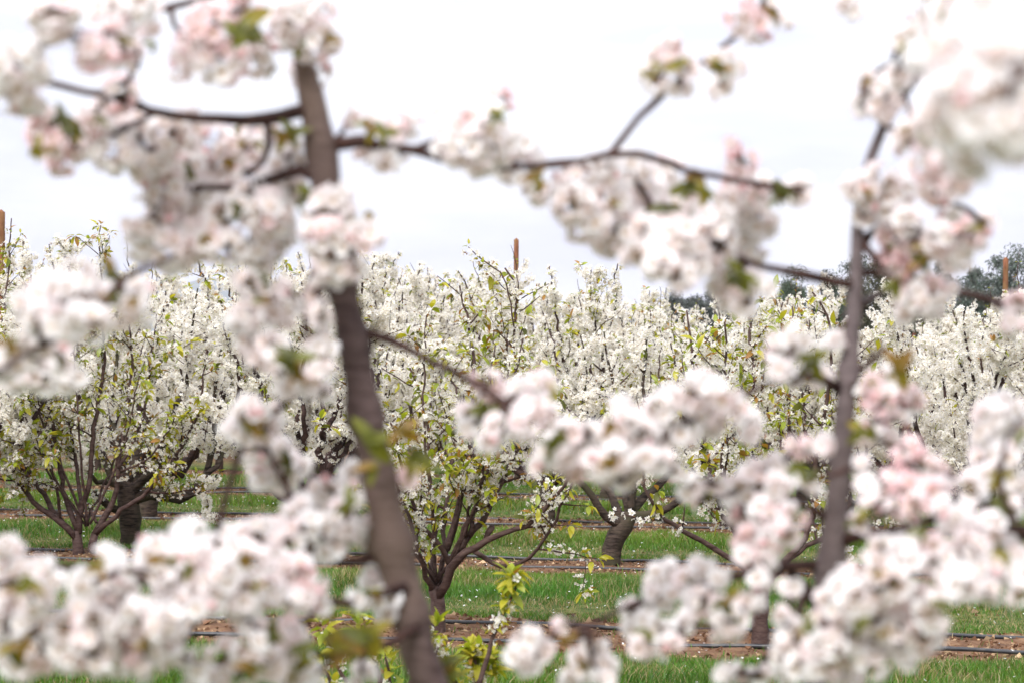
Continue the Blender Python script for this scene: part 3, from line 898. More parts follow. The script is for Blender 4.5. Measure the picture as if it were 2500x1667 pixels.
protos.append(t.build('cherry_tree', M_BARK_OLD, M_BARK_DARK, row_loc(3, 820), 'white cherry tree in the third row, seen just behind the leaning foreground trunk', 'cherry trees of the third row'))
t = procedural(63, height=2.36, limbs=8, spread=1.0, dense=1.0, leafy_=0.22, step=0.038, per=15, shoots=0.8)
protos.append(t.build('cherry_tree', M_BARK_OLD, M_BARK_DARK, row_loc(3, 1330), 'white and gold cherry tree in the third row, below the slim lone post', 'cherry trees of the third row'))
t = procedural(64, old=False, height=2.2, limbs=8, spread=0.8, dense=0.9, leafy_=0.42, step=0.042, per=9, shoots=1.0)
protos.append(t.build('cherry_tree', M_BARK_YOUNG, M_BARK_YOUNG, row_loc(3, 1760), 'leafier slim-stemmed cherry tree in the third row, behind the old leaning trunk', 'cherry trees of the third row'))

rr = np.random.default_rng(77)
plan = {2: [(760, 1, 0.94), (-140, 0, 1.02)],
        3: [(-60, 1, 1.02), (360, 2, 1.04), (2060, 1, 0.90), (2420, 0, 0.95)],
        4: [(60, 3, 1.07), (330, 0, 1.11), (620, 2, 1.07), (940, 1, 1.11), (1150, 3, 1.11), (1480, 2, 1.07), (1690, 0, 1.00), (1960, 1, 0.95), (2200, 2, 0.95), (2480, 1, 1.00)],
        5: [(-20, 0, 1.11), (230, 1, 1.13), (534, 3, 1.17), (760, 2, 1.17), (1030, 0, 1.17), (1270, 1, 1.13), (1540, 2, 1.04), (1830, 3, 1.00), (2050, 0, 0.90), (2330, 2, 1.00)],
        6: [(120, 2, 1.22), (400, 1, 1.22), (660, 0, 1.22), (880, 2, 1.22), (1120, 1, 1.22), (1380, 0, 1.17), (1620, 1, 1.04), (1900, 2, 1.00), (2120, 1, 0.90), (2400, 0, 1.04)],
        7: [(20, 1, 1.27), (300, 0, 1.27), (560, 2, 1.27), (820, 1, 1.27), (1060, 2, 1.27), (1300, 0, 1.22), (1560, 2, 1.09), (1780, 0, 1.04), (2020, 1, 0.95), (2280, 2, 1.04), (2480, 0, 1.09)]}
for k, lst in plan.items():
    for px, pi, s in lst:
        s *= rr.uniform(0.88, 1.09)
        grp = 'cherry trees of the %s row' % ROW_WORD[k]
        lab = row_label(k)
        if k == 3:
            lab = {-60: 'white cherry tree ending the third row, behind the many-stemmed leafy tree', 360: 'white cherry tree in the third row behind the stout dark trunk',
                   2060: 'white cherry tree in the third row behind the upright foreground stem', 2420: 'white cherry tree in the third row, below the orange-brown post'}[px]
        if k == 2:
            lab = ('white cherry tree with dark V of limbs just behind the leaning foreground trunk' if px > 0
                   else 'white cherry tree at the row end, below the thickest brown post')
        copy_tree(protos[pi], row_loc(k, px), rr.uniform(0, 6.28), (s, s, s * rr.uniform(0.94, 1.04)), lab, grp)

# ------------------------------------------------------------------ young trees of the row between (their tips reach into the frame)
def tip_tree(seed, base_px, d, stems, label, bush=1.0):
    bx = (base_px - 1250) / F * d
    base = np.array((bx, d, float(ground_z(bx, d))))
    t = Tree(seed, flower_step=0.035, per=4.5, leafy=0.75 * bush, flower=0.0155, shoots=0.0, ball=0.03, leaf_len=0.05)
    t.kinds = (0.35, 0.95, 0.98)
    t.trunk([(0, 0, -0.05), (0.005, 0, 0.08), (0, 0.01, 0.2), (0.01, 0, 0.26)], [0.034, 0.028, 0.025, 0.02])
    for pts, dd in stems:
        q = np.array([P(x, y, d + dd) - base for x, y in pts])
        q = np.vstack([[(0.005, 0, 0.2)], [q[0] * 0.35 + np.array((0, 0, 0.12))], q])
        t.limb(q, 0.012, 0.0035, s0=0.6, sub=0, per_m=0, dens=0.9)
        ax = unit(q[-1] - q[-2])
        for back, m, ln in ((0.0, 10, 0.065), (0.018, 8, 0.07), (0.04, 8, 0.072), (0.065, 7, 0.07), (0.095, 6, 0.065), (0.13, 5, 0.06)):
            t.rosette(q[-1] - ax * back, ax, max(1, int(m * bush)), ln)
    t.build('cherry_sapling', M_BARK_YOUNG, M_BARK_YOUNG, tuple(base), label, 'young cherry saplings', n_bl=120, n_lf=200, twig_mat=M_BARK_YOUNG)
tip_tree(71, 1150, 8.9, [([(1190, 1640), (1215, 1560), (1232, 1490), (1245, 1430), (1250, 1400)], 0.0),
                         ([(1165, 1660), (1160, 1610), (1150, 1575)], 0.1),
                         ([(1120, 1680), (1100, 1640), (1085, 1610)], -0.1),
                         ([(1160, 1700), (1190, 1650), (1200, 1600)], 0.15)],
         'small cherry sapling with bright yellow-green leafy tip, right of the leaning foreground trunk')
tip_tree(73, 880, 8.9, [([(930, 1660), (900, 1600), (880, 1560), (870, 1500)], 0.0),
                        ([(880, 1690), (840, 1640), (800, 1560), (780, 1520)], 0.1),
                        ([(960, 1690), (1010, 1640), (1060, 1580), (1065, 1520)], -0.1),
                        ([(820, 1700), (800, 1640), (775, 1600)], -0.15),
                        ([(960, 1720), (960, 1650), (950, 1600)], 0.2)],
         'small cherry sapling with white blossoms and new leaves, left behind the leaning foreground trunk', 0.45)

# ------------------------------------------------------------------ the foreground cherry tree (out of focus, close to the lens)
BASE = np.array((0.20, 3.05, float(ground_z(0.2, 3.0))))
fg = empty('cherry_tree', tuple(BASE))
tag(fg, 'pink-white cherry tree close by, its leaning trunk and upright stem laced with big blossom bunches', 'cherry tree')
K = 2500 / 2352.0

def fg_depth(px, py):
    d = 3.02 + 0.10 * math.sin(px * 0.006 + 1.0) * math.cos(py * 0.0075) + 0.05 * math.sin(px * 0.017 + py * 0.013)
    def blob(cx, cy, rx, ry, target, d):
        w = math.exp(-(((px - cx) / rx) ** 2 + ((py - cy) / ry) ** 2) ** 2)
        return d * (1 - w) + target * w
    d = blob(2130, 620, 190, 420, 3.10, d)
    d = blob(2440, 210, 210, 260, 1.62, d)
    d = blob(2300, 1480, 420, 330, 2.62, d)
    d = blob(330, 1480, 480, 300, 2.66, d)
    d = blob(180, 770, 260, 130, 2.62, d)
    d = blob(60, 90, 300, 200, 2.6, d)
    d = blob(860, 560, 120, 130, 2.88, d)
    d = blob(1500, 1080, 330, 160, 2.85, d)
    return d

FG_WOOD = []         # (object, its centre line): what a branch may grow from
fg_nodes = []        # points on wood that blossom spurs may grow from
def fg_limb(name, pts, d0=None, dd=0.0, to=None):
    """pts: (x, y, r) in the 2352-px overview; d0 constant depth or None = depth field; dd = depth drift along the limb"""
    q, rad = [], []
    for i, (x, y, r) in enumerate(pts):
        px, py = x * K, y * K
        d = d0 if d0 is not None else fg_depth(px, py) + 0.04
        d = d + dd * i / max(1, len(pts) - 1)
        q.append(P(px, py, d)); rad.append(r * K * d / F)
    if to is not None:
        q[0] = to
    p, rr = resample(q, rad, 0.022)
    p[1:-1] += RNG.normal(0, 0.0011, p[1:-1].shape)
    knob = 1 + 0.10 * np.clip(RNG.normal(size=len(rr)), 0, 2) ** 2
    tb = Tubes(); tb.add(p - BASE, rr * knob, 12, 0.025)
    big = name in ('trunk', 'stem')
    mine = min(FG_WOOD, key=lambda w: np.linalg.norm(w[1] - p[0], axis=1).min())[0]
    link(name, tb.mesh(name, M_BARK_NEAR if big else M_TWIG), mine)
    fg_nodes.extend(list(p[:: 2]))
    return p

TR = 3.0
trunk_pts = [P(985 * K, 1568 * K, TR)]
tp = [(985, 1568, 43), (950, 1440, 43), (900, 1250, 41), (868, 1080, 38), (840, 960, 36), (815, 800, 34), (785, 650, 33), (757, 500, 33), (745, 400, 32), (722, 260, 31), (705, 180, 26), (688, 90, 18), (668, -30, 15), (650, -140, 12)]
q = [BASE + np.array((0, 0, -0.05)), BASE + np.array((-0.05, 0, 0.35)), BASE + np.array((-0.16, -0.02, 0.75))]
rq = [0.052, 0.036, 0.027]
for x, y, r in tp:
    q.append(P(x * K, y * K, TR)); rq.append(r * K * TR / F)
p, rr_ = resample(q, rq, 0.02)
knob = 1 + 0.09 * np.clip(RNG.normal(size=len(rr_)), 0, 2) ** 2
for (kx, ky) in ((900, 1265), (815, 790), (868, 1085), (725, 400), (960, 1400)):
    c = P(kx * K, ky * K, TR)
    knob += 0.16 * np.exp(-(np.linalg.norm(p - c, axis=1) / 0.018) ** 2)
tb = Tubes(); tb.add(p - BASE, rr_ * knob, 18, 0.028)
FG_WOOD.append((link('trunk', tb.mesh('trunk', M_BARK_NEAR), fg), p))
fg_nodes.extend(list(p[20::3]))

SR = 3.12
sp = [(1875, 1568, 24), (1890, 1400, 27), (1910, 1280, 28), (1920, 1180, 27), (1935, 1000, 24), (1950, 850, 21), (1962, 700, 18), (1968, 600, 15), (1970, 520, 13), (1976, 450, 12), (2005, 350, 12), (2030, 290, 11), (2060, 240, 10), (2100, 180, 9), (2150, 100, 8), (2180, -20, 8), (2200, -100, 6)]
q = [BASE + np.array((0.02, 0.01, -0.05)), BASE + np.array((0.07, 0.03, 0.35)), BASE + np.array((0.13, 0.06, 0.75))]
rq = [0.034, 0.024, 0.017]
for x, y, r in sp:
    q.append(P(x * K, y * K, SR)); rq.append(r * K * SR / F)
p, rr_ = resample(q, rq, 0.02)
knob = 1 + 0.12 * np.clip(RNG.normal(size=len(rr_)), 0, 2) ** 2
tb = Tubes(); tb.add(p - BASE, rr_ * knob, 14, 0.02)
FG_WOOD.append((link('stem', tb.mesh('stem', M_BARK_STEM), fg), p))
fg_nodes.extend(list(p[20::3]))

# a third stem that comes towards the lens just outside the frame and carries the nearest bunch
q = [BASE + np.array((0.03, -0.02, -0.05)), np.array((0.40, 2.75, 0.45)), np.array((0.58, 2.3, 0.95)), np.array((0.52, 1.9, 1.35)), P(2630, 560, 1.68), P(2570, 330, 1.66), P(2550, 120, 1.66), P(2540, -160, 1.66)]
p, rr_ = resample(q, [0.032, 0.022, 0.016, 0.013, 0.009, 0.006, 0.005, 0.004], 0.03)
tb = Tubes(); tb.add(p - BASE, rr_, 12, 0.03)
FG_WOOD.append((link('stem', tb.mesh('stem', M_BARK_NEAR), fg), p))
fg_nodes.extend(list(p[-30:]))
# and a fourth that leans out past the other edge of the frame
q = [BASE + np.array((-0.03, -0.02, -0.05)), np.array((-0.18, 2.92, 0.36)), np.array((-0.56, 2.68, 0.80)), np.array((-0.67, 2.6, 1.3)), np.array((-0.665, 2.6, 1.6)), np.array((-0.64, 2.62, 2.0))]
p, rr_ = resample(q, [0.034, 0.026, 0.019, 0.015, 0.012, 0.006], 0.03)
tb = Tubes(); tb.add(p - BASE, rr_, 12, 0.03)
FG_WOOD.append((link('stem', tb.mesh('stem', M_BARK_NEAR), fg), p))

B = lambda *pts, **k: fg_limb('branch', list(pts), **k)
B((720, 250, 16), (640, 270, 16), (560, 279, 14), (500, 272, 12), (400, 265, 10), (340, 255, 9), (290, 225, 9), (200, 210, 8), (120, 190, 8), (60, 170, 7), (-40, 140, 6), d0=3.0, dd=-0.15)
B((612, 275, 9), (617, 330, 9), (600, 380, 8), (560, 402, 7), d0=2.98)
B((735, 405, 17), (690, 390, 14), (650, 397, 12), (600, 420, 10), (540, 432, 9), (460, 430, 7), (390, 440, 6), d0=3.0, dd=0.05)
B((760, 335, 16), (830, 325, 14), (880, 340, 12), (950, 346, 11), (1040, 375, 9), (1130, 385, 8), (1240, 380, 8), (1330, 374, 8), (1400, 355, 8), (1470, 350, 9), (1540, 380, 8), (1640, 405, 7), (1720, 420, 7), (1790, 430, 6), (1840, 440, 5), d0=3.0)
B((950, 345, 8), (1000, 322, 7), (1050, 300, 6), (1120, 270, 5), d0=3.0)
B((1400, 358, 8), (1470, 275, 7), (1540, 200, 8), (1600, 155, 6), (1690, 85, 6), (1740, 30, 6), (1775, -40, 5), d0=3.02)
B((1330, 380, 6), (1300, 430, 6), (1250, 440, 5), d0=3.0)
B((1450, 355, 7), (1470, 430, 7), (1530, 510, 6), (1620, 570, 6), (1700, 600, 6), d0=3.09)
B((1962, 655, 12), (1890, 640, 9), (1800, 622, 9), (1740, 610, 8), (1690, 590, 6), (1640, 560, 5), d0=3.12, dd=-0.1)
B((1968, 575, 12), (1990, 548, 9), (2010, 530, 7), (2060, 500, 5), d0=3.12)
B((1982, 560, 9), (2020, 600, 8), (2060, 630, 7), (2110, 620, 6), (2180, 560, 5), d0=3.11)
B((1966, 628, 12), (2040, 630, 9), (2120, 650, 9), (2190, 670, 9), (2280, 690, 8), (2380, 705, 7), d0=3.12, dd=0.08)
B((1964, 705, 12), (2010, 680, 9), (2060, 645, 6), d0=3.12, dd=0.12)
B((1930, 895, 13), (1890, 870, 9), (1830, 863, 9), (1760, 880, 8), (1700, 910, 8), (1630, 945, 7), (1560, 970, 6), d0=3.12, dd=-0.15)
B((1912, 1195, 14), (1860, 1165, 9), (1800, 1140, 8), (1760, 1118, 7), (1720, 1050, 5), d0=3.12)
B((1925, 1245, 17), (1980, 1225, 14), (2050, 1215, 12), (2130, 1200, 9), (2190, 1160, 7), d0=3.12, dd=-0.1)
B((2040, 1217, 9), (2090, 1245, 7), (2140, 1290, 6), d0=3.08)
B((1895, 1300, 15), (1820, 1300, 12), (1740, 1310, 11), (1660, 1325, 10), (1570, 1360, 9), (1500, 1375, 8), (1420, 1400, 5), d0=3.12, dd=-0.1)
B((1885, 1390, 16), (1850, 1350, 14), (1815, 1312, 11), d0=3.12)
B((1850, 1360, 9), (1830, 1420, 9), (1790, 1480, 8), (1740, 1540, 8), (1690, 1590, 7), d0=3.1, dd=-0.1)
B((1945, 880, 10), (1980, 850, 8), (2030, 800, 6), (2080, 840, 5), d0=3.12)
B((1950, 1020, 12), (1990, 1000, 9), (2040, 960, 7), (2090, 930, 5), d0=3.12)
B((1930, 1130, 9), (2000, 1100, 7), (2060, 1060, 6), (2120, 1040, 5), d0=3.12)
B((828, 760, 10), (900, 780, 9), (960, 810, 9), (1040, 855, 9), (1110, 890, 9), (1160, 925, 9), (1260, 980, 8), (1400, 1020, 7), (1520, 1010, 6), (1600, 960, 5), d0=3.0, dd=-0.12)
B((745, 585, 8), (720, 620, 7), (690, 690, 7), (705, 760, 7), (710, 880, 6), (712, 960, 6), (690, 1040, 5), d0=2.99)
B((640, 655, 6), (690, 690, 6), (740, 660, 6), d0=2.99)
B((-255, 1146, 11), (-170, 1000, 10), (-60, 880, 8), (0, 850, 7), (100, 790, 7), (180, 740, 8), (245, 690, 9), (280, 645, 9), (330, 615, 8), (400, 590, 6), d0=2.62, to=np.array((-0.665, 2.6, 1.42)))
B((590, 940, 6), (570, 1000, 7), (545, 1060, 8), (520, 1130, 8), (495, 1225, 8), (480, 1300, 7), d0=2.95, to=P(712 * K, 880 * K, 2.99))
B((890, 1262, 17), (830, 1285, 11), (770, 1285, 8), (700, 1190, 7), (640, 1090, 6), (600, 1000, 6), d0=2.99)
B((930, 1350, 14), (860, 1365, 10), (800, 1385, 10), (680, 1365, 9), (500, 1350, 9), (370, 1340, 9), (300, 1330, 10), (225, 1308, 10), (140, 1300, 8), (40, 1330, 7), (-60, 1350, 6), d0=2.98, dd=-0.32)
B((500, 1350, 7), (460, 1420, 6), (420, 1480, 6), (330, 1530, 5), d0=2.75)
B((960, 1440, 12), (880, 1480, 9), (760, 1500, 8), (640, 1500, 7), (520, 1520, 6), d0=2.98, dd=-0.2)
B((655, -110, 9), (560, -40, 8), (480, -5, 8), (430, 10, 8), (390, 17, 7), (300, 50, 6), (220, 80, 5), (110, 50, 5), d0=3.0, dd=-0.1)
B((290, 226, 7), (300, 175, 6), (290, 140, 6), (250, 110, 5), d0=2.93)
B((690, 95, 9), (640, 80, 8), (590, 90, 7), (500, 110, 6), (430, 130, 5), d0=2.99)
B((360, 258, 6), (280, 300, 6), (200, 290, 6), (130, 280, 5), d0=2.95)
B((1890, 1420, 12), (1980, 1400, 10), (2100, 1370, 10), (2260, 1300, 11), (2350, 1230, 11), (2440, 1180, 9), d0=3.05, dd=-0.45)
B((2100, 1370, 8), (2120, 1440, 7), (2060, 1500, 6), (1980, 1540, 5), d0=2.8)
B((2350, 1230, 8), (2300, 1120, 7), (2310, 1010, 6), (2352, 950, 5), d0=2.62)
B((1250, 1500, 6), (1300, 1470, 6), (1380, 1450, 5), d0=2.95, to=P(1420 * K, 1400 * K, 3.02))
B((2120, 175, 6), (2150, 60, 5), (2230, 20, 5), d0=3.1)
B((2190, -90, 6), (2080, -80, 5), (1985, -40, 4), (1955, 0, 4), (1950, 20, 3), d0=3.1)
B((2180, -100, 6), (2300, -60, 5), (2340, 0, 4), d0=3.0, dd=-0.3)
B((2030, 290, 7), (2110, 320, 6), (2170, 380, 5), (2190, 430, 5), d0=3.1)

# blossom bunches: (x, y, r) in six enlargements of the photograph, each 850 px square, enlarged 1.8447 times
Z = 1568 / 850.0
bunches = {
 (0, 0): [(245,110,90),(200,60,70),(290,50,70),(560,40,120),(660,60,100),(480,50,80),(430,240,90),(530,230,70),(500,150,60),(640,240,80),(820,290,70),(850,180,50),(950,130,110),(1000,270,110),(930,220,80),(1100,40,80),(1140,260,90),(1190,190,60),(1330,80,110),(1420,180,100),(1400,330,80),(1280,160,60),(1480,190,60),(1440,60,70),(60,300,130),(110,420,100),(30,420,110),(130,320,70),(180,500,60),(210,600,90),(270,720,60),(350,680,50),(240,650,60),(430,500,80),(540,420,80),(480,640,110),(560,560,90),(530,690,80),(400,580,70),(660,680,110),(760,620,100),(850,580,90),(900,640,110),(980,690,110),(1080,680,90),(1130,600,70),(1150,680,60),(700,760,100),(860,760,100),(960,790,80),(620,600,70),(1270,600,60),(1250,720,60),(1330,700,70),(760,860,100),(880,880,90),(1000,900,90),(1130,850,100),(1190,880,90),(680,980,100),(780,1000,110),(650,1080,90),(780,1110,110),(880,1090,90),(620,1020,60),(1020,1000,100),(1100,960,110),(1210,960,100),(1270,1010,90),(1130,1080,100),(1020,1110,80),(1230,1090,80),(960,1100,70),(1310,850,60),(1480,960,110),(1480,1080,110),(1530,1170,100),(1420,1010,60),(1520,900,70),(220,1320,110),(130,1370,80),(330,1270,110),(300,1430,110),(420,1340,110),(430,1460,90),(180,1440,80),(560,1390,90),(620,1310,70),(640,1400,70),(320,1490,70),(1120,1280,70),(1180,1350,100),(1100,1430,80),(1280,1400,80),(1260,1310,60),(1080,1240,50),(1180,1450,80),(100,1530,60),(1430,1320,60),(1440,1420,60),(1420,1510,70),(1180,1200,50)],
 (800, 0): [(110,530,28),(200,560,45),(290,590,60),(360,560,60),(170,700,45),(260,720,60),(320,690,50),(560,560,80),(600,500,70),(680,560,110),(760,470,70),(640,660,110),(760,650,110),(850,640,80),(540,670,60),(700,740,70),(880,660,60),(500,500,30),(800,790,50),(870,830,40),(950,730,40),(960,880,30),(40,960,70),(60,1060,80),(100,1120,100),(170,1060,70),(40,1180,90),(120,1200,60),(1130,820,100),(1100,920,90),(1220,790,90),(1240,900,120),(1350,780,100),(1170,1000,100),(1300,1020,120),(1400,900,120),(1480,800,90),(1270,1080,80),(1420,1070,120),(1520,1100,110),(1400,1160,70),(1500,1190,90),(1550,780,70),(1550,1250,50),(1540,960,80),(1440,310,60),(1500,240,60),(1550,280,60),(1480,370,50),(1540,200,40)],
 (1650, 0): [(40,300,60),(20,380,50),(220,290,60),(200,400,50),(270,310,45),(180,270,40),(290,80,65),(370,130,70),(440,30,50),(480,90,40),(330,60,50),(800,40,55),(770,10,50),(1160,50,80),(1240,40,80),(1040,190,70),(1110,240,80),(1050,120,40),(1150,160,70),(1000,170,40),(870,420,80),(960,420,80),(1000,340,60),(930,490,60),(830,470,40),(850,360,40),(1380,150,160),(1500,120,140),(1300,300,160),(1450,330,170),(1320,480,170),(1480,500,150),(1350,620,130),(1500,600,100),(1250,420,110),(1400,420,150),(1480,680,50),(1540,250,120),(1060,630,80),(1150,580,80),(1150,720,100),(1250,740,100),(1180,830,90),(1270,800,80),(1220,910,80),(1040,600,50),(830,850,65),(920,840,90),(1000,860,80),(880,940,80),(960,940,80),(780,850,40),(300,740,70),(310,830,90),(250,900,70),(390,850,60),(360,900,60),(260,670,45),(540,860,60),(580,840,30),(50,880,60),(30,960,60),(150,1000,100),(270,990,100),(370,1000,80),(50,1080,100),(180,1080,100),(320,1080,100),(60,1180,90),(20,1240,70),(130,1150,70),(230,1220,80),(240,1320,90),(340,1280,65),(300,1380,60),(380,1310,60),(190,1270,60),(1000,1040,90),(1060,1080,80),(960,1060,55),(1040,990,60),(1220,1080,90),(1320,1060,80),(1390,1010,50),(1270,1150,80),(1180,1130,60),(1010,1170,80),(940,1190,35),(1080,1250,90),(1040,1330,90),(1130,1330,100),(1030,1390,70),(1150,1390,60),(1210,1290,60),(1540,1370,60),(1520,1440,60)],
 (0, 817): [(100,100,100),(180,60,80),(60,190,90),(200,180,100),(320,180,90),(280,110,70),(20,130,90),(130,220,70),(1130,30,80),(1230,40,80),(1450,60,70),(1250,130,80),(1300,220,90),(1430,180,80),(1180,100,70),(1460,260,55),(1380,240,60),(1120,350,90),(1080,430,80),(1190,420,80),(1240,360,60),(1150,510,80),(1200,580,90),(1250,520,70),(1280,640,80),(1330,580,70),(1180,640,60),(1340,800,80),(1440,740,90),(1520,760,70),(1390,870,80),(1490,860,90),(1550,870,60),(1470,960,60),(1320,880,50),(20,950,80),(60,960,40),(100,1080,80),(180,1070,80),(60,1180,90),(160,1200,80),(40,1290,90),(140,1310,90),(40,1390,80),(230,1100,50),(100,1460,100),(200,1440,90),(30,1060,60),(510,1020,60),(560,1060,50),(470,1000,40),(460,1130,90),(380,1120,70),(540,1150,90),(480,1230,90),(380,1230,80),(570,1240,60),(440,1320,110),(330,1420,100),(300,1310,80),(560,1320,100),(640,1280,100),(740,1300,90),(560,1430,110),(680,1410,110),(780,1380,80),(620,1500,70),(780,1440,60),(460,1450,90),(700,980,90),(800,920,90),(860,900,80),(760,1030,100),(670,1040,60),(880,1010,100),(980,980,90),(1080,920,90),(1160,890,80),(1240,900,80),(1290,960,80),(1000,1080,100),(1120,1020,100),(1240,1040,100),(1340,1070,90),(1390,1130,90),(1420,1210,60),(860,1120,100),(760,1150,90),(970,1180,90),(1090,1160,100),(1210,1160,100),(1310,1200,100),(810,1210,55),(900,1220,60),(1090,1240,70),(720,1080,60),(1170,1330,60),(1230,1380,80),(1130,1410,90),(1020,1450,90),(900,1480,80),(1290,1310,60),(1350,1340,60),(1200,1480,100),(1080,1530,100),(1310,1440,90),(880,1560,70),(1330,1540,100),(1420,1530,50),(960,1540,70)],
 (800, 817): [(20,700,70),(100,620,45),(110,720,60),(60,820,80),(150,860,70),(40,930,80),(180,920,50),(200,1100,60),(150,1180,60),(260,1190,65),(260,1250,55),(730,230,70),(640,350,60),(640,410,40),(690,200,40),(870,260,70),(950,230,90),(930,330,90),(1000,380,60),(870,400,80),(760,420,70),(730,470,60),(820,340,50),(1000,520,80),(960,600,60),(1060,560,80),(1080,450,70),(1150,520,80),(1100,610,60),(1300,350,80),(1350,400,70),(1250,440,60),(1210,590,75),(1290,560,80),(1240,635,55),(1380,605,60),(1350,520,80),(1430,560,80),(1480,480,80),(1420,440,80),(1500,340,90),(1540,300,90),(1500,580,70),(1330,650,45),(1180,440,50),(370,640,38),(1070,1300,45),(900,1370,70),(870,1450,65),(960,1430,60),(900,1480,50),(1150,1450,60),(1200,1400,60),(1250,1500,60),(1120,1520,60),(1090,1560,50),(1240,1550,50),(1190,1490,50),(1490,1100,70),(1540,1060,60),(1480,1180,60),(1550,1180,60),(1370,1230,60),(1380,1320,70),(1420,1400,65),(1500,1320,70),(1540,1400,70),(1450,1280,60),(150,1540,70)],
 (1650, 817): [(60,260,80),(120,200,60),(100,350,80),(200,260,80),(240,340,80),(320,380,70),(40,440,70),(150,400,70),(330,440,50),(480,60,80),(540,20,70),(460,160,70),(540,180,60),(700,30,60),(650,190,60),(600,200,50),(60,680,60),(110,750,50),(190,660,60),(220,720,50),(30,620,40),(900,200,80),(850,270,60),(930,300,80),(1000,250,60),(1060,280,80),(900,380,70),(990,380,70),(870,450,60),(950,450,60),(1430,380,90),(1480,330,90),(1400,460,90),(1520,430,80),(1400,560,80),(1330,690,70),(1480,560,80),(1540,680,70),(1390,640,70),(560,510,65),(640,510,70),(610,650,60),(340,620,70),(440,600,70),(300,720,80),(380,680,70),(460,680,70),(300,820,80),(400,800,80),(520,830,70),(340,920,80),(440,920,80),(500,900,70),(320,1000,55),(400,1000,65),(850,690,70),(830,580,50),(1060,530,80),(1000,600,80),(1110,590,80),(950,680,70),(1040,680,80),(1130,690,70),(1080,770,70),(1000,780,60),(840,840,50),(880,770,40),(1170,620,60),(1190,700,60),(930,950,50),(1000,950,50),(120,1060,70),(50,1110,70),(190,1090,50),(110,1210,80),(180,1240,80),(250,1290,80),(330,1180,70),(370,1110,60),(180,1310,60),(460,1260,45),(520,1130,50),(280,1240,60),(40,1290,50),(220,1530,50),(300,1510,50),(380,1530,50),(500,1310,70),(540,1380,80),(480,1440,60),(560,1480,70),(620,1430,60),(520,1530,60),(760,1120,90),(860,1070,90),(940,1040,80),(720,1210,90),(820,1190,90),(900,1150,90),(680,1300,80),(780,1300,100),(880,1270,100),(980,1120,90),(1000,1230,100),(1090,1200,90),(1150,1260,90),(1120,1360,90),(1010,1340,100),(900,1380,100),(780,1420,100),(690,1400,80),(880,1480,80),(760,1530,90),(660,1500,70),(1040,1450,60),(1060,1000,80),(1120,940,80),(1190,1020,90),(1260,880,90),(1330,830,90),(1260,1010,90),(1340,960,90),(1420,860,70),(1200,1110,80),(1300,1120,90),(1400,1060,90),(1480,960,80),(1500,1080,80),(1550,1000,70),(1420,1160,60),(1550,1170,60),(1500,780,60),(1230,800,80)],
}
pinks = [(0,0,430,240,190),(0,0,210,600,190),(0,0,540,420,130),(0,0,950,130,180),(0,0,850,180,120),(0,0,1100,40,130),(0,0,980,740,120),(800,0,760,470,150),(800,0,330,560,90),(1650,0,290,740,150),(1650,0,1010,1170,170),(1650,0,1170,760,160),(1650,0,1390,1010,140),(1650,0,310,60,120),(1650,0,1540,1380,120),
         (1650,817,1060,570,190),(1650,817,1000,720,170),(1650,817,930,280,170),(1650,817,560,520,110),(800,817,720,220,110),(800,817,1070,1300,70),(800,817,370,640,60),(1650,817,330,900,150),(0,817,1400,1100,120)]
PK = np.array([(ox + x / Z, oy + y / Z, r / Z) for ox, oy, x, y, r in pinks])

FP, FN, FK, FS = [], [], [], []
centres, radii, owner = [], [], []
r_ = np.random.default_rng(2024)
for (ox, oy), lst in bunches.items():
    for x, y, r in lst:
        px, py = ox + x / Z, oy + y / Z
        d = fg_depth(px, py) + r_.normal(0, 0.025)
        c = P(px, py, d)
        Rw = max(0.012, r / Z * d / F) * (1.14 if py < 640 else 1.0) * (1.15 if d < 2.1 else 1.0)
        centres.append(c); radii.append(Rw)
        n = max(3, int(round(12.5 * (Rw / 0.022) ** 2)))
        dirs = unit(rand_unit(r_, n) + np.array((0, -0.25, 0.0)))
        off = np.maximum(Rw - 0.0080, 0.006)
        pk = np.max(np.clip(1.25 - np.hypot(PK[:, 0] - px, PK[:, 1] - py) / PK[:, 2], 0, 1))
        for dv in dirs:
            FP.append(c + dv * off * r_.uniform(0.82, 1.12)); owner.append(len(centres) - 1)
            FN.append(unit(dv + r_.normal(0, 0.30, 3) + np.array((0, 0, -0.05))))
            u = r_.random()
            if u < 0.02 + 0.20 * pk: FK.append(9)
            else:
                v = r_.random()
                cls = 2 if v < 0.015 + 0.5 * pk else 1 if v < 0.28 + 0.6 * pk else 0
                FK.append(cls * 3 + int(r_.integers(0, 3)))
            FS.append(0.0122 * r_.uniform(0.88, 1.12))
FP, FN, FK, FS, owner = np.array(FP), np.array(FN), np.array(FK), np.array(FS), np.array(owner)
CC, CR = np.array(centres), np.array(radii)
buried = np.zeros(len(FP), bool)
for i in range(len(CC)):
    buried |= (np.linalg.norm(FP - CC[i], axis=1) < 0.62 * CR[i]) & (owner != i)
FP, FN, FK, FS = FP[~buried], FN[~buried], FK[~buried], FS[~buried]

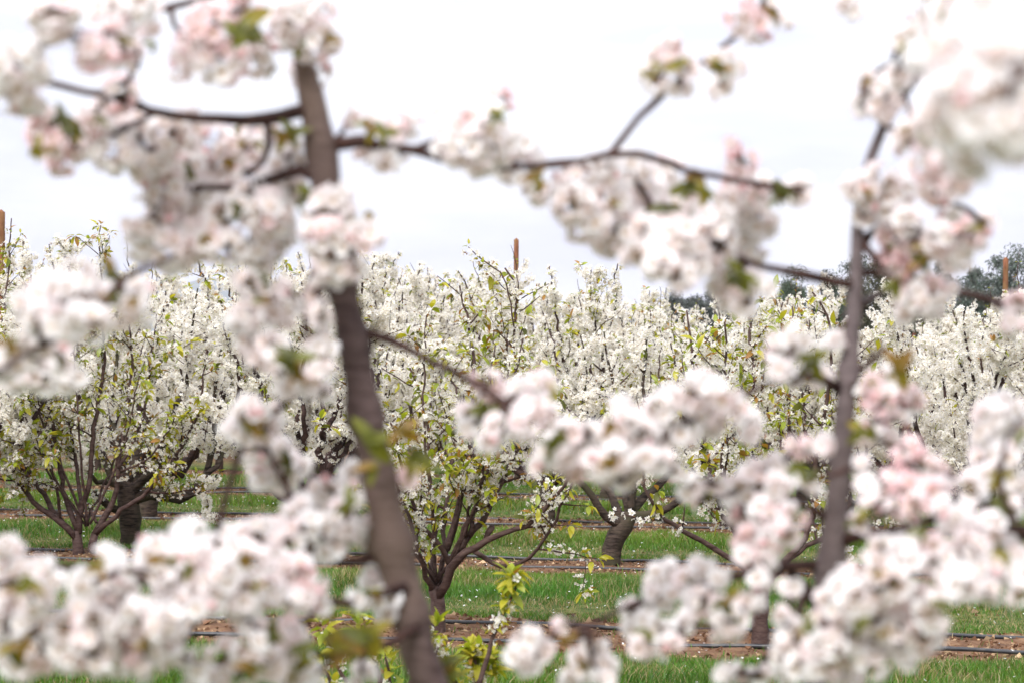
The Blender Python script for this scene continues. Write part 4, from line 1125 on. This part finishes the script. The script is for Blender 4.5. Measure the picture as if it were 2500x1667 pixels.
# spur wood: every bunch is joined to the nearest wood by a thin twig
nodes = list(fg_nodes); NA = np.array(nodes)
todo = np.array(centres)
spurs_t = Tubes()
best = np.full(len(todo), 1e9); who = np.zeros(len(todo), int)
D = np.linalg.norm(todo[:, None] - NA[None], axis=2); best = D.min(1); who = D.argmin(1)
allp = list(NA); done = np.zeros(len(todo), bool)
for _ in range(len(todo)):
    i = int(np.argmin(np.where(done, 1e9, best))); done[i] = True
    a, b = allp[who[i]], todo[i]
    ln = np.linalg.norm(b - a)
    if ln > 0.004:
        m = (a + b) / 2 + r_.normal(0, 0.08, 3) * ln
        q, rq = resample([a, m, b], [0.0042 + 0.008 * min(ln, .1), 0.0035, 0.0024], 0.015)
        spurs_t.add(q - BASE, rq, 6, 0.08, r_)
    allp.append(b); idx = len(allp) - 1
    nd = np.linalg.norm(todo - b, axis=1) + 0.012
    upd = (nd < best) & ~done
    best[upd] = nd[upd]; who[upd] = idx
tag(link('twigs', spurs_t.mesh('twigs', M_TWIG), fg), kind='stuff')

n = len(FP)
RF = frames(FN, r_.uniform(0, 6.28, n))
px = 1250 + FP[:, 0] / FP[:, 1] * F; py = HORIZON - (FP[:, 2] - CAMZ) / FP[:, 1] * F
inside = (px > 25) & (px < 2475) & (py > 25) & (py < 1640)
# nearest flower of each neighbourhood stands out: rank by how far it sits in front of its surroundings
score = np.where(inside, 0, 99.0) + FN[:, 1] * 0.5 + r_.random(n) * 0.3
cell = {}
for i in np.argsort(FP[:, 1]):
    key = (int(px[i] // 70), int(py[i] // 70))
    cell[key] = cell.get(key, 0) + 1
    score[i] += 1.0 * (cell[key] - 1)
single = np.zeros(n, bool); single[np.argsort(score)[:300]] = True
for i in np.nonzero(single)[0]:
    if FK[i] == 9: link('flower_bud', BUD_MESH, fg, mat4(RF[i], FP[i] - BASE, FS[i]))
    else: link('blossom', HI_MESH[FK[i]], fg, mat4(RF[i], FP[i] - BASE, FS[i]))
parts = []
for k in range(10):
    s = (FK == k) & ~single
    if s.any():
        parts.append(stamp(BUD if k == 9 else HI[k][0], FP[s] - BASE, RF[s], FS[s], r_.uniform(0.96, 1.03, (s.sum(), 1)) * np.ones(3)))
V, Fa, C = join(parts)
tag(link('blossoms', mesh_from('blossoms', V, Fa, M_PETAL, C), fg), kind='stuff')

# leaves: (x, y, r, kind)  kind 0 green, 1 yellow-green, 2 bronze, 3 deep green
leafs = {
 (0, 0): [(1100,110,90,3),(1080,150,70,0),(1360,220,50,0),(1230,310,50,1),(690,200,40,2),(560,190,40,1),(280,530,60,3),(340,580,60,3),(450,530,35,0),(1320,600,60,0),(1270,620,50,1),(1040,730,50,2),(860,780,40,0),(1400,880,60,0),(1370,970,40,3),(1080,940,45,3),(170,670,45,1),(200,690,40,2),(500,1230,70,3),(500,1340,45,3),(600,1350,40,2),(920,1070,35,2),(1210,1290,60,3),(1180,1350,35,2),(1060,590,30,0),(1160,640,30,1),(1480,170,45,2),(1100,640,30,2)],
 (800, 0): [(200,590,50,1),(250,600,50,0),(170,560,40,2),(760,530,50,0),(730,500,30,1),(950,790,50,1),(960,850,40,2),(1530,940,60,3),(1290,920,30,2),(100,1010,40,0),(180,960,35,2),(1490,300,35,1),(1440,340,30,1)],
 (1650, 0): [(20,290,55,1),(180,310,55,2),(190,290,40,3),(430,50,45,2),(1050,200,50,1),(1090,160,40,2),(1280,150,60,2),(60,840,70,0),(100,800,50,2),(130,860,50,1),(480,850,55,3),(460,900,40,0),(300,1240,75,0),(260,1250,50,3),(1110,1170,60,2),(1110,1110,40,1),(990,1270,55,0),(960,1100,35,3),(1340,1030,35,1),(880,360,35,2),(860,870,35,2),(1030,580,35,2),(1240,850,30,0),(1200,90,35,0)],
 (0, 817): [(60,50,60,0),(40,30,50,2),(270,100,55,3),(1330,100,75,3),(1310,130,60,0),(1340,170,50,2),(1140,430,60,0),(1150,400,45,2),(1300,570,50,3),(720,1010,60,2),(760,1020,45,3),(860,1050,45,0),(1090,1010,45,2),(130,1110,60,0),(60,1140,40,2),(60,1400,75,3),(100,1400,50,2),(1220,1340,55,3),(1350,1410,70,0),(1380,1440,60,3),(1130,1490,55,2),(1340,1490,55,1),(440,1040,45,1),(1160,1120,35,3),(650,1390,40,2),(1500,1260,50,1)],
 (800, 817): [(190,470,95,0),(330,430,70,2),(400,530,75,0),(210,590,65,3),(370,600,50,1),(700,330,65,0),(770,320,45,2),(1030,270,45,1),(1010,490,60,3),(1040,480,40,0),(1270,400,55,2),(1270,560,45,2),(1260,580,35,3),(100,750,60,0),(80,770,45,2),(200,1150,40,2),(150,1360,120,0),(200,1340,90,1),(90,1400,80,2),(510,1480,95,1),(530,1540,80,0),(480,1520,70,2),(40,1400,50,1),(1080,1370,45,2),(1150,1480,45,2),(1430,1330,40,0)],
 (1650, 817): [(620,110,75,0),(600,140,50,3),(1000,150,80,2),(960,220,65,1),(1040,130,60,2),(930,240,50,0),(560,590,65,0),(600,620,45,3),(840,430,55,0),(880,420,40,3),(820,830,45,3),(1450,740,75,0),(1470,790,50,3),(1460,640,50,1),(120,710,50,3),(210,1200,55,3),(240,1190,40,2),(590,1320,50,2),(600,1300,40,0),(820,1310,55,0),(900,1070,40,2),(1100,880,45,0),(690,1470,40,2),(1190,1200,40,0),(1490,990,50,1),(1550,460,35,0),(950,1330,35,2),(280,1140,40,1)],
}
for (ox, oy), lst in leafs.items():
    for x, y, r, kd in lst:
        px, py = ox + x / Z, oy + y / Z
        d = fg_depth(px, py) - 0.075
        c = P(px, py, d)
        ln = r / Z * d / F * 1.75
        m = int(r_.integers(2, 5))
        a0 = r_.uniform(0, 6.28)
        # petiole base sits behind the leaf on the nearest wood
        for j in range(m):
            a = a0 + j * r_.uniform(1.2, 2.4)
            dv = unit(np.array((math.cos(a), -0.25 + r_.normal(0, 0.25), math.sin(a) * 0.9 - 0.25)))
            zv = unit(np.array((r_.normal(0, 0.4), -1.0, 0.5 + r_.normal(0, 0.3))))
            yv = unit(np.cross(zv, dv)); zv = np.cross(dv, yv)
            k2 = kd if r_.random() < 0.75 else int(r_.integers(0, 4))
            link('leaf', LEAF_FG_MESH[k2], fg, mat4(np.stack([dv, yv, zv], -1), c - dv * ln * 0.25 - BASE, ln * r_.uniform(0.8, 1.15)))

# ------------------------------------------------------------------ posts
def post(px, top, d, dia, label):
    x = (px - 1250) / F * d
    z0 = float(ground_z(x, d)); z1 = CAMZ + (HORIZON - top) / F * d
    t = Tubes()
    zz = np.linspace(z0 - 0.3, z1, 24)
    pts = np.stack([x + 0.004 * np.sin(zz * 2.1), np.full(24, d), zz], -1) - np.array((x, d, z0))
    t.add(pts, np.full(24, dia / 2) * (1 + 0.02 * np.sin(zz * 7)), 14, 0.02)
    o = link('timber_post', t.mesh('timber_post', M_POST))
    o.location = (x, d, z0)
    tag(o, label, 'post', 'timber posts rising above the trees')
post(2, 519, 29.0, 0.10, 'thickest reddish brown timber post, above the many-stemmed leafy tree')
post(1260, 586, 40.0, 0.082, 'slim reddish brown timber post standing alone against open sky above the blossom')
post(2455, 633, 40.0, 0.088, 'orange-brown timber post in front of the grey-green gum tree')
post(953, 768, 105.0, 0.09, 'tiny far brown post peeping between blossom crowns beside the leaning foreground trunk')
post(1449, 786, 72.0, 0.09, 'short far tan post top among blossom under open sky')
post(1030, 800, 95.0, 0.10, 'tiny far reddish post top low in a gap of blossom')

# ------------------------------------------------------------------ trees beyond the orchard
def gum(name, label, px, d, top_py, width_px, seed, wispy=False, col=(0.055, 0.075, 0.045), dens=1.0, group='trees beyond the orchard'):
    r = np.random.default_rng(seed)
    x = (px - 1250) / F * d
    base = np.array((x, d, float(ground_z(x, d))))
    H = CAMZ + (HORIZON - top_py) / F * d - base[2]
    W = width_px / F * d / 2
    root = empty(name, tuple(base)); tag(root, label, 'tree', group)
    tk = Tubes()
    tk.add([(0, 0, -0.2), (0.05, 0, H * 0.18), (0.0, 0.05, H * 0.35), (0.08, 0, H * 0.5)], [0.14, 0.11, 0.09, 0.06], 10, 0.05)
    link('trunk', tk.mesh('trunk', M_GUMBARK), root)
    br = Tubes(); LPs, LD = [], []
    nb = 26 if wispy else 34
    for i in range(nb):
        a = r.uniform(0, 6.28); el = r.uniform(0.1, 1.0)
        tipz = H * (0.25 + 0.75 * el) if i else H
        rad = W * math.sqrt(max(0.05, 1 - (el * 1.6 - 0.8) ** 2)) * r.uniform(0.5, 1.05)
        tip = np.array((math.cos(a) * rad, math.sin(a) * rad, tipz))
        st = np.array((0.03, 0.0, H * r.uniform(0.2, 0.48)))
        mid = (st + tip) / 2 + np.array((0, 0, -0.06 * H)) + r.normal(0, 0.05 * H, 3)
        q, rq = resample([st, mid, tip], [0.045, 0.025, 0.008], 0.25)
        br.add(q, rq, 5, 0.05, r)
        nclump = 4 if wispy else 7
        for _ in range(nclump):
            c = q[int(len(q) * r.uniform(0.5, 0.999))] + r.normal(0, 0.022 * H, 3)
            m = int((240 if wispy else 340) * dens)
            cr_ = H * r.uniform(0.025, 0.06)
            LPs.append(c + rand_unit(r, m) * r.uniform(0, 1, (m, 1)) ** 0.5 * 1.7 * cr_ * np.array((1, 1, 0.8)))
            LD.append(unit(r.normal(0, 0.6, (m, 3)) + np.array((0, 0, -0.8))))
    link('branches', br.mesh('branches', M_GUMBARK), root)
    LPs = np.concatenate(LPs); X_ = np.concatenate(LD); n = len(LPs)
    Zr = rand_unit(r, n); Y_ = unit(np.cross(Zr, X_)); Z_ = np.cross(X_, Y_)
    tm = (np.array([(0, 0, 0), (0.5, 0.16, 0), (1, 0, 0), (0.5, -0.16, 0)], float), [np.array([(0, 1, 2, 3)])], np.ones((4, 3)) * np.array(col))
    tint = r.uniform(0.55, 1.6, (n, 1)) * np.array((1, 1, 1)) * (1 + r.normal(0, 0.06, (n, 3)))
    V, Fa, C = stamp(tm, LPs, np.stack([X_, Y_, Z_], -1), np.full(n, 0.022 * H) * r.uniform(0.7, 1.3, n), tint)
    tag(link('crown', mesh_from('crown', V, [Fa[0]], M_GUM, C, smooth=False), root), kind='stuff')
gum('gum_tree', 'wispy grey-green gum tree with sky gaps behind the orange-brown post', 2400, 78, 592, 330, 91, True, (0.085, 0.105, 0.085))
gum('gum_tree', 'rounded dark green tree left of the upright foreground stem', 1995, 74, 690, 300, 92, False, (0.06, 0.085, 0.05))
gum('gum_tree', 'wispy open gum sapling rising behind the upright foreground stem', 2055, 80, 628, 130, 93, True, (0.08, 0.10, 0.08), 0.6)
gum('gum_tree', 'olive brown bushy tree right of the upright foreground stem', 2150, 76, 640, 260, 94, False, (0.075, 0.075, 0.04))
gum('gum_tree', 'dark grey-green tree peeping above the blossom, tallest of the far pair', 1690, 110, 715, 190, 95, False, (0.06, 0.07, 0.06))
gum('gum_tree', 'low dark tree top peeping above blossom, lower of the far pair', 1600, 115, 762, 150, 96, False, (0.055, 0.065, 0.06))
gum('gum_tree', 'dark bush filling the gap below the wispy gum tree', 2290, 84, 700, 300, 97, False, (0.06, 0.07, 0.05))
gum('gum_tree', 'dark bush behind the white crowns, half hidden by the near blossom', 1880, 90, 800, 240, 98, False, (0.055, 0.07, 0.055))

def red_shrub():
    r = np.random.default_rng(101)
    loc = np.array(row_loc(5, 2165)); d = loc[1]
    root = empty('shrub', tuple(loc)); tag(root, 'reddish twiggy cherry bush still in bud beside the densely white tree', 'shrub')
    H = CAMZ + (HORIZON - 800) / F * d
    tw = Tubes(); pts = []
    for i in range(150):
        a = r.uniform(0, 6.28); sp_ = r.uniform(0.1, 0.75); h = H * r.uniform(0.7, 1.03)
        q, rq = resample([(0, 0, 0), (math.cos(a) * sp_ * 0.6, math.sin(a) * sp_ * 0.6, h * 0.45), (math.cos(a) * sp_, math.sin(a) * sp_, h)], [0.012, 0.008, 0.004], 0.08)
        q[1:] += r.normal(0, 0.012, q[1:].shape)
        tw.add(q, rq, 4, 0.05, r)
        pts.append(q[len(q) // 3:])
    link('stems', tw.mesh('stems', bark('red_twig', (0.10, 0.035, 0.025), (0.2, 0.08, 0.055), 20, 1)), root)
    P_ = np.concatenate(pts); P_ = P_[r.random(len(P_)) < 0.8]; P_ = np.repeat(P_, 2, 0) + r.normal(0, 0.02, (len(P_) * 2, 3))
    n = len(P_)
    tint = np.where(r.random((n, 1)) < 0.35, np.array((0.95, 0.85, 0.85)), np.array((0.42, 0.16, 0.11)))
    V, Fa, C = stamp(LO[1], P_, frames(rand_unit(r, n), r.uniform(0, 6, n)), r.uniform(0.007, 0.014, n), tint)
    tag(link('buds', mesh_from('buds', V, Fa, M_PETAL, C, smooth=False), root), kind='stuff')
red_shrub()

# ------------------------------------------------------------------ grass, soil crumbs, fallen petals
def scatter(n, y0, y1, r, margin=0.7):
    y = np.sqrt(r.uniform(y0 * y0, y1 * y1, n)); x = (r.random(n) * 2 - 1) * (y * 0.2118 + margin)
    return x, y

def near_z(x, y, s, off):
    rough = 0.016 * vnoise(x * 7, y * 7, 11) + 0.010 * vnoise(x * 21, y * 21, 12) + 0.018 * vnoise(x * 2.2, y * 2.2, 13)
    return ground_z(x, y) + s * (0.012 + rough) + (1 - s) * (0.012 * vnoise(x * 1.5, y * 1.5, 14) - 0.015 * np.exp(-((off - 1.75) / 0.25) ** 2))

def make_grass():
    r = np.random.default_rng(31)
    Vs, Cs, f3, f4, n0 = [], [], [], [], 0
    for (y0, y1, n, hk, wk) in ((11.4, 18.6, 230000, 1.0, 1.0), (18.6, 24.0, 140000, 1.0, 1.3), (24.0, 36.0, 120000, 1.05, 2.0)):
        x, y = scatter(n, y0, y1, r)
        s, off = soil_mask(x, y)
        track = np.exp(-((off - 1.55) / 0.42) ** 2) + 0.55 * np.exp(-((off + 1.7) / 0.3) ** 2)    # wheel tracks
        patch = vnoise(x * 1.7, y * 1.7, 41)
        keep = r.random(n) < np.clip((1 - s) * (1.05 - 0.62 * np.clip(track + 0.35 * patch, 0, 1)) + 0.012, 0, 1)
        x, y, s, off, track, patch = (a[keep] for a in (x, y, s, off, track, patch))
        n = len(x)
        z = near_z(x, y, s, off) - 0.008
        tall = np.exp(-((off + 2.0) / 0.7) ** 2) + np.exp(-((off - 2.9) / 0.5) ** 2)
        tuft = np.clip(vnoise(x * 4.1, y * 4.1, 45) - 0.35, 0, 1)
        h = (1 + 0.9 * tuft) * hk * (0.036 + 0.075 * np.clip(tall, 0, 1) * np.clip(0.75 + 0.6 * patch, 0.2, 1.5)) * r.uniform(0.5, 1.35, n) * np.clip(1 - 0.5 * track, 0.3, 1)
        w = 0.0028 * wk * r.uniform(0.7, 1.3, n)
        a = r.uniform(0, 6.28, n); lean = r.uniform(0.1, 0.9, n) * h
        dx, dy = np.cos(a), np.sin(a); b = r.uniform(0, 6.28, n); ex, ey = np.cos(b) * w, np.sin(b) * w
        p = np.stack([x, y, z], -1)
        e_ = np.stack([ex, ey, 0 * ex], -1)
        mid = p + np.stack([dx * lean * 0.35, dy * lean * 0.35, h * 0.6], -1)
        tip = p + np.stack([dx * lean, dy * lean, h], -1)
        V = np.stack([p - e_, p + e_, mid - e_ * 0.75, mid + e_ * 0.75, tip], 1)
        dry = np.clip(0.10 + 0.55 * track + 0.22 * patch + 0.25 * (s > 0.05), 0, 0.85)
        isdry = (r.random(n) < dry)[:, None]
        p2 = vnoise(x * 0.9 + 3, y * 0.9, 43)[:, None]; p3 = np.clip(vnoise(x * 3.3, y * 3.3, 44), -1, 1)[:, None]
        g = np.array((0.048, 0.138, 0.014)) * r.uniform(0.6, 1.4, (n, 1)) * (1 + 0.28 * p3) + np.array((0.07, 0.045, 0.0)) * np.clip(r.random((n, 1)) * 0.9 + 0.45 * p2, 0, 1.4)
        dc = np.array((0.30, 0.235, 0.12)) * r.uniform(0.6, 1.3, (n, 1))
        c = np.where(isdry, dc, g)
        C = np.stack([c * 0.9, c * 0.9, c, c, c * 1.1], 1)
        i = np.arange(n)[:, None] * 5 + n0
        f4.append(np.concatenate([i, i + 1, i + 3, i + 2], 1)); f3.append(np.concatenate([i + 2, i + 3, i + 4], 1))
        Vs.append(V.reshape(-1, 3)); Cs.append(C.reshape(-1, 3)); n0 += 5 * n
    o = link('grass', mesh_from('grass', np.concatenate(Vs), [np.concatenate(f3), np.concatenate(f4)], M_GRASS, np.concatenate(Cs)))
    tag(o, 'green grass with dry wheel tracks in the lanes between tree rows', 'grass', kind='stuff')
make_grass()

def make_litter():
    r = np.random.default_rng(33)
    # crumbs of soil and wood mulch in the bare strips
    x, y = scatter(90000, 11.6, 30, r); s, off = soil_mask(x, y)
    k = r.random(len(x)) < s * 0.9 + 0.015
    x, y, s, off = x[k], y[k], s[k], off[k]; n = len(x)
    tet = (np.array([(1, 0, -0.4), (-0.5, 0.85, -0.4), (-0.5, -0.85, -0.4), (0.1, 0.05, 0.7)], float), [np.array([(0, 1, 3), (1, 2, 3), (2, 0, 3)])], np.ones((4, 3)))
    z = near_z(x, y, s, off)
    R = frames(unit(np.stack([r.normal(0, .5, n), r.normal(0, .5, n), np.ones(n)], -1)), r.uniform(0, 6.28, n))
    R = R * np.stack([np.ones(n), r.uniform(0.25, 0.9, n), r.uniform(0.4, 1.0, n)], -1)[:, None, :]
    straw = r.random((n, 1)) < 0.28
    tint = np.where(straw, np.array((0.30, 0.21, 0.125)), np.array((0.115, 0.06, 0.034))) * r.uniform(0.5, 1.5, (n, 1))
    V, Fa, C = stamp(tet, np.stack([x, y, z + 0.003], -1), R, r.gamma(2.0, 0.0062, n) + 0.004, tint)
    tag(link('soil_crumbs', mesh_from('soil_crumbs', V, Fa, M_CLOD, C, smooth=False)), 'loose brown soil crumbs and mulch chips in the bare strips', 'soil', kind='stuff')
    # fallen petals
    x, y = scatter(3300, 11.6, 34, r); s, off = soil_mask(x, y); n = len(x)
    z = near_z(x, y, s, off) + np.where(s > 0.5, 0.012, r.uniform(0.02, 0.07, n))
    tm = (np.array([(-0.5, -0.35, 0.05), (0.5, -0.4, 0), (0.55, 0.4, 0.08), (-0.45, 0.42, 0)], float), [np.array([(0, 1, 2, 3)])], np.ones((4, 3)) * 0.86)
    V, Fa, C = stamp(tm, np.stack([x, y, z], -1), frames(unit(np.stack([r.normal(0, .5, n), r.normal(0, .5, n), np.ones(n)], -1)), r.uniform(0, 6.28, n)), r.uniform(0.007, 0.017, n))
    tag(link('fallen_petals', mesh_from('fallen_petals', V, [Fa[0]], M_PETAL, C, smooth=False)), 'scattered white fallen petals on grass and soil', 'petals', kind='stuff')
make_litter()

# ------------------------------------------------------------------ air
def make_haze():
    x0, x1, y0, y1, z0, z1 = -6500, 6500, -80, 9500, -9, 330
    v = np.array([(x, y, z) for z in (z0, z1) for y in (y0, y1) for x in (x0, x1)], float)
    q = np.array([(0, 2, 3, 1), (4, 5, 7, 6), (0, 1, 5, 4), (2, 6, 7, 3), (0, 4, 6, 2), (1, 3, 7, 5)])
    m, n, l = new_mat('haze')
    o = n.new('ShaderNodeOutputMaterial'); pv = n.new('ShaderNodeVolumePrincipled')
    pv.inputs['Color'].default_value = (0.86, 0.88, 1.0, 1); pv.inputs['Density'].default_value = 0.00012
    pv.inputs['Anisotropy'].default_value = 0.0
    l.new(pv.outputs[0], o.inputs['Volume'])
    tag(link('haze', mesh_from('haze', v, [q], m, smooth=False)), 'thin blue air between the orchard and the hills', kind='stuff')
make_haze()
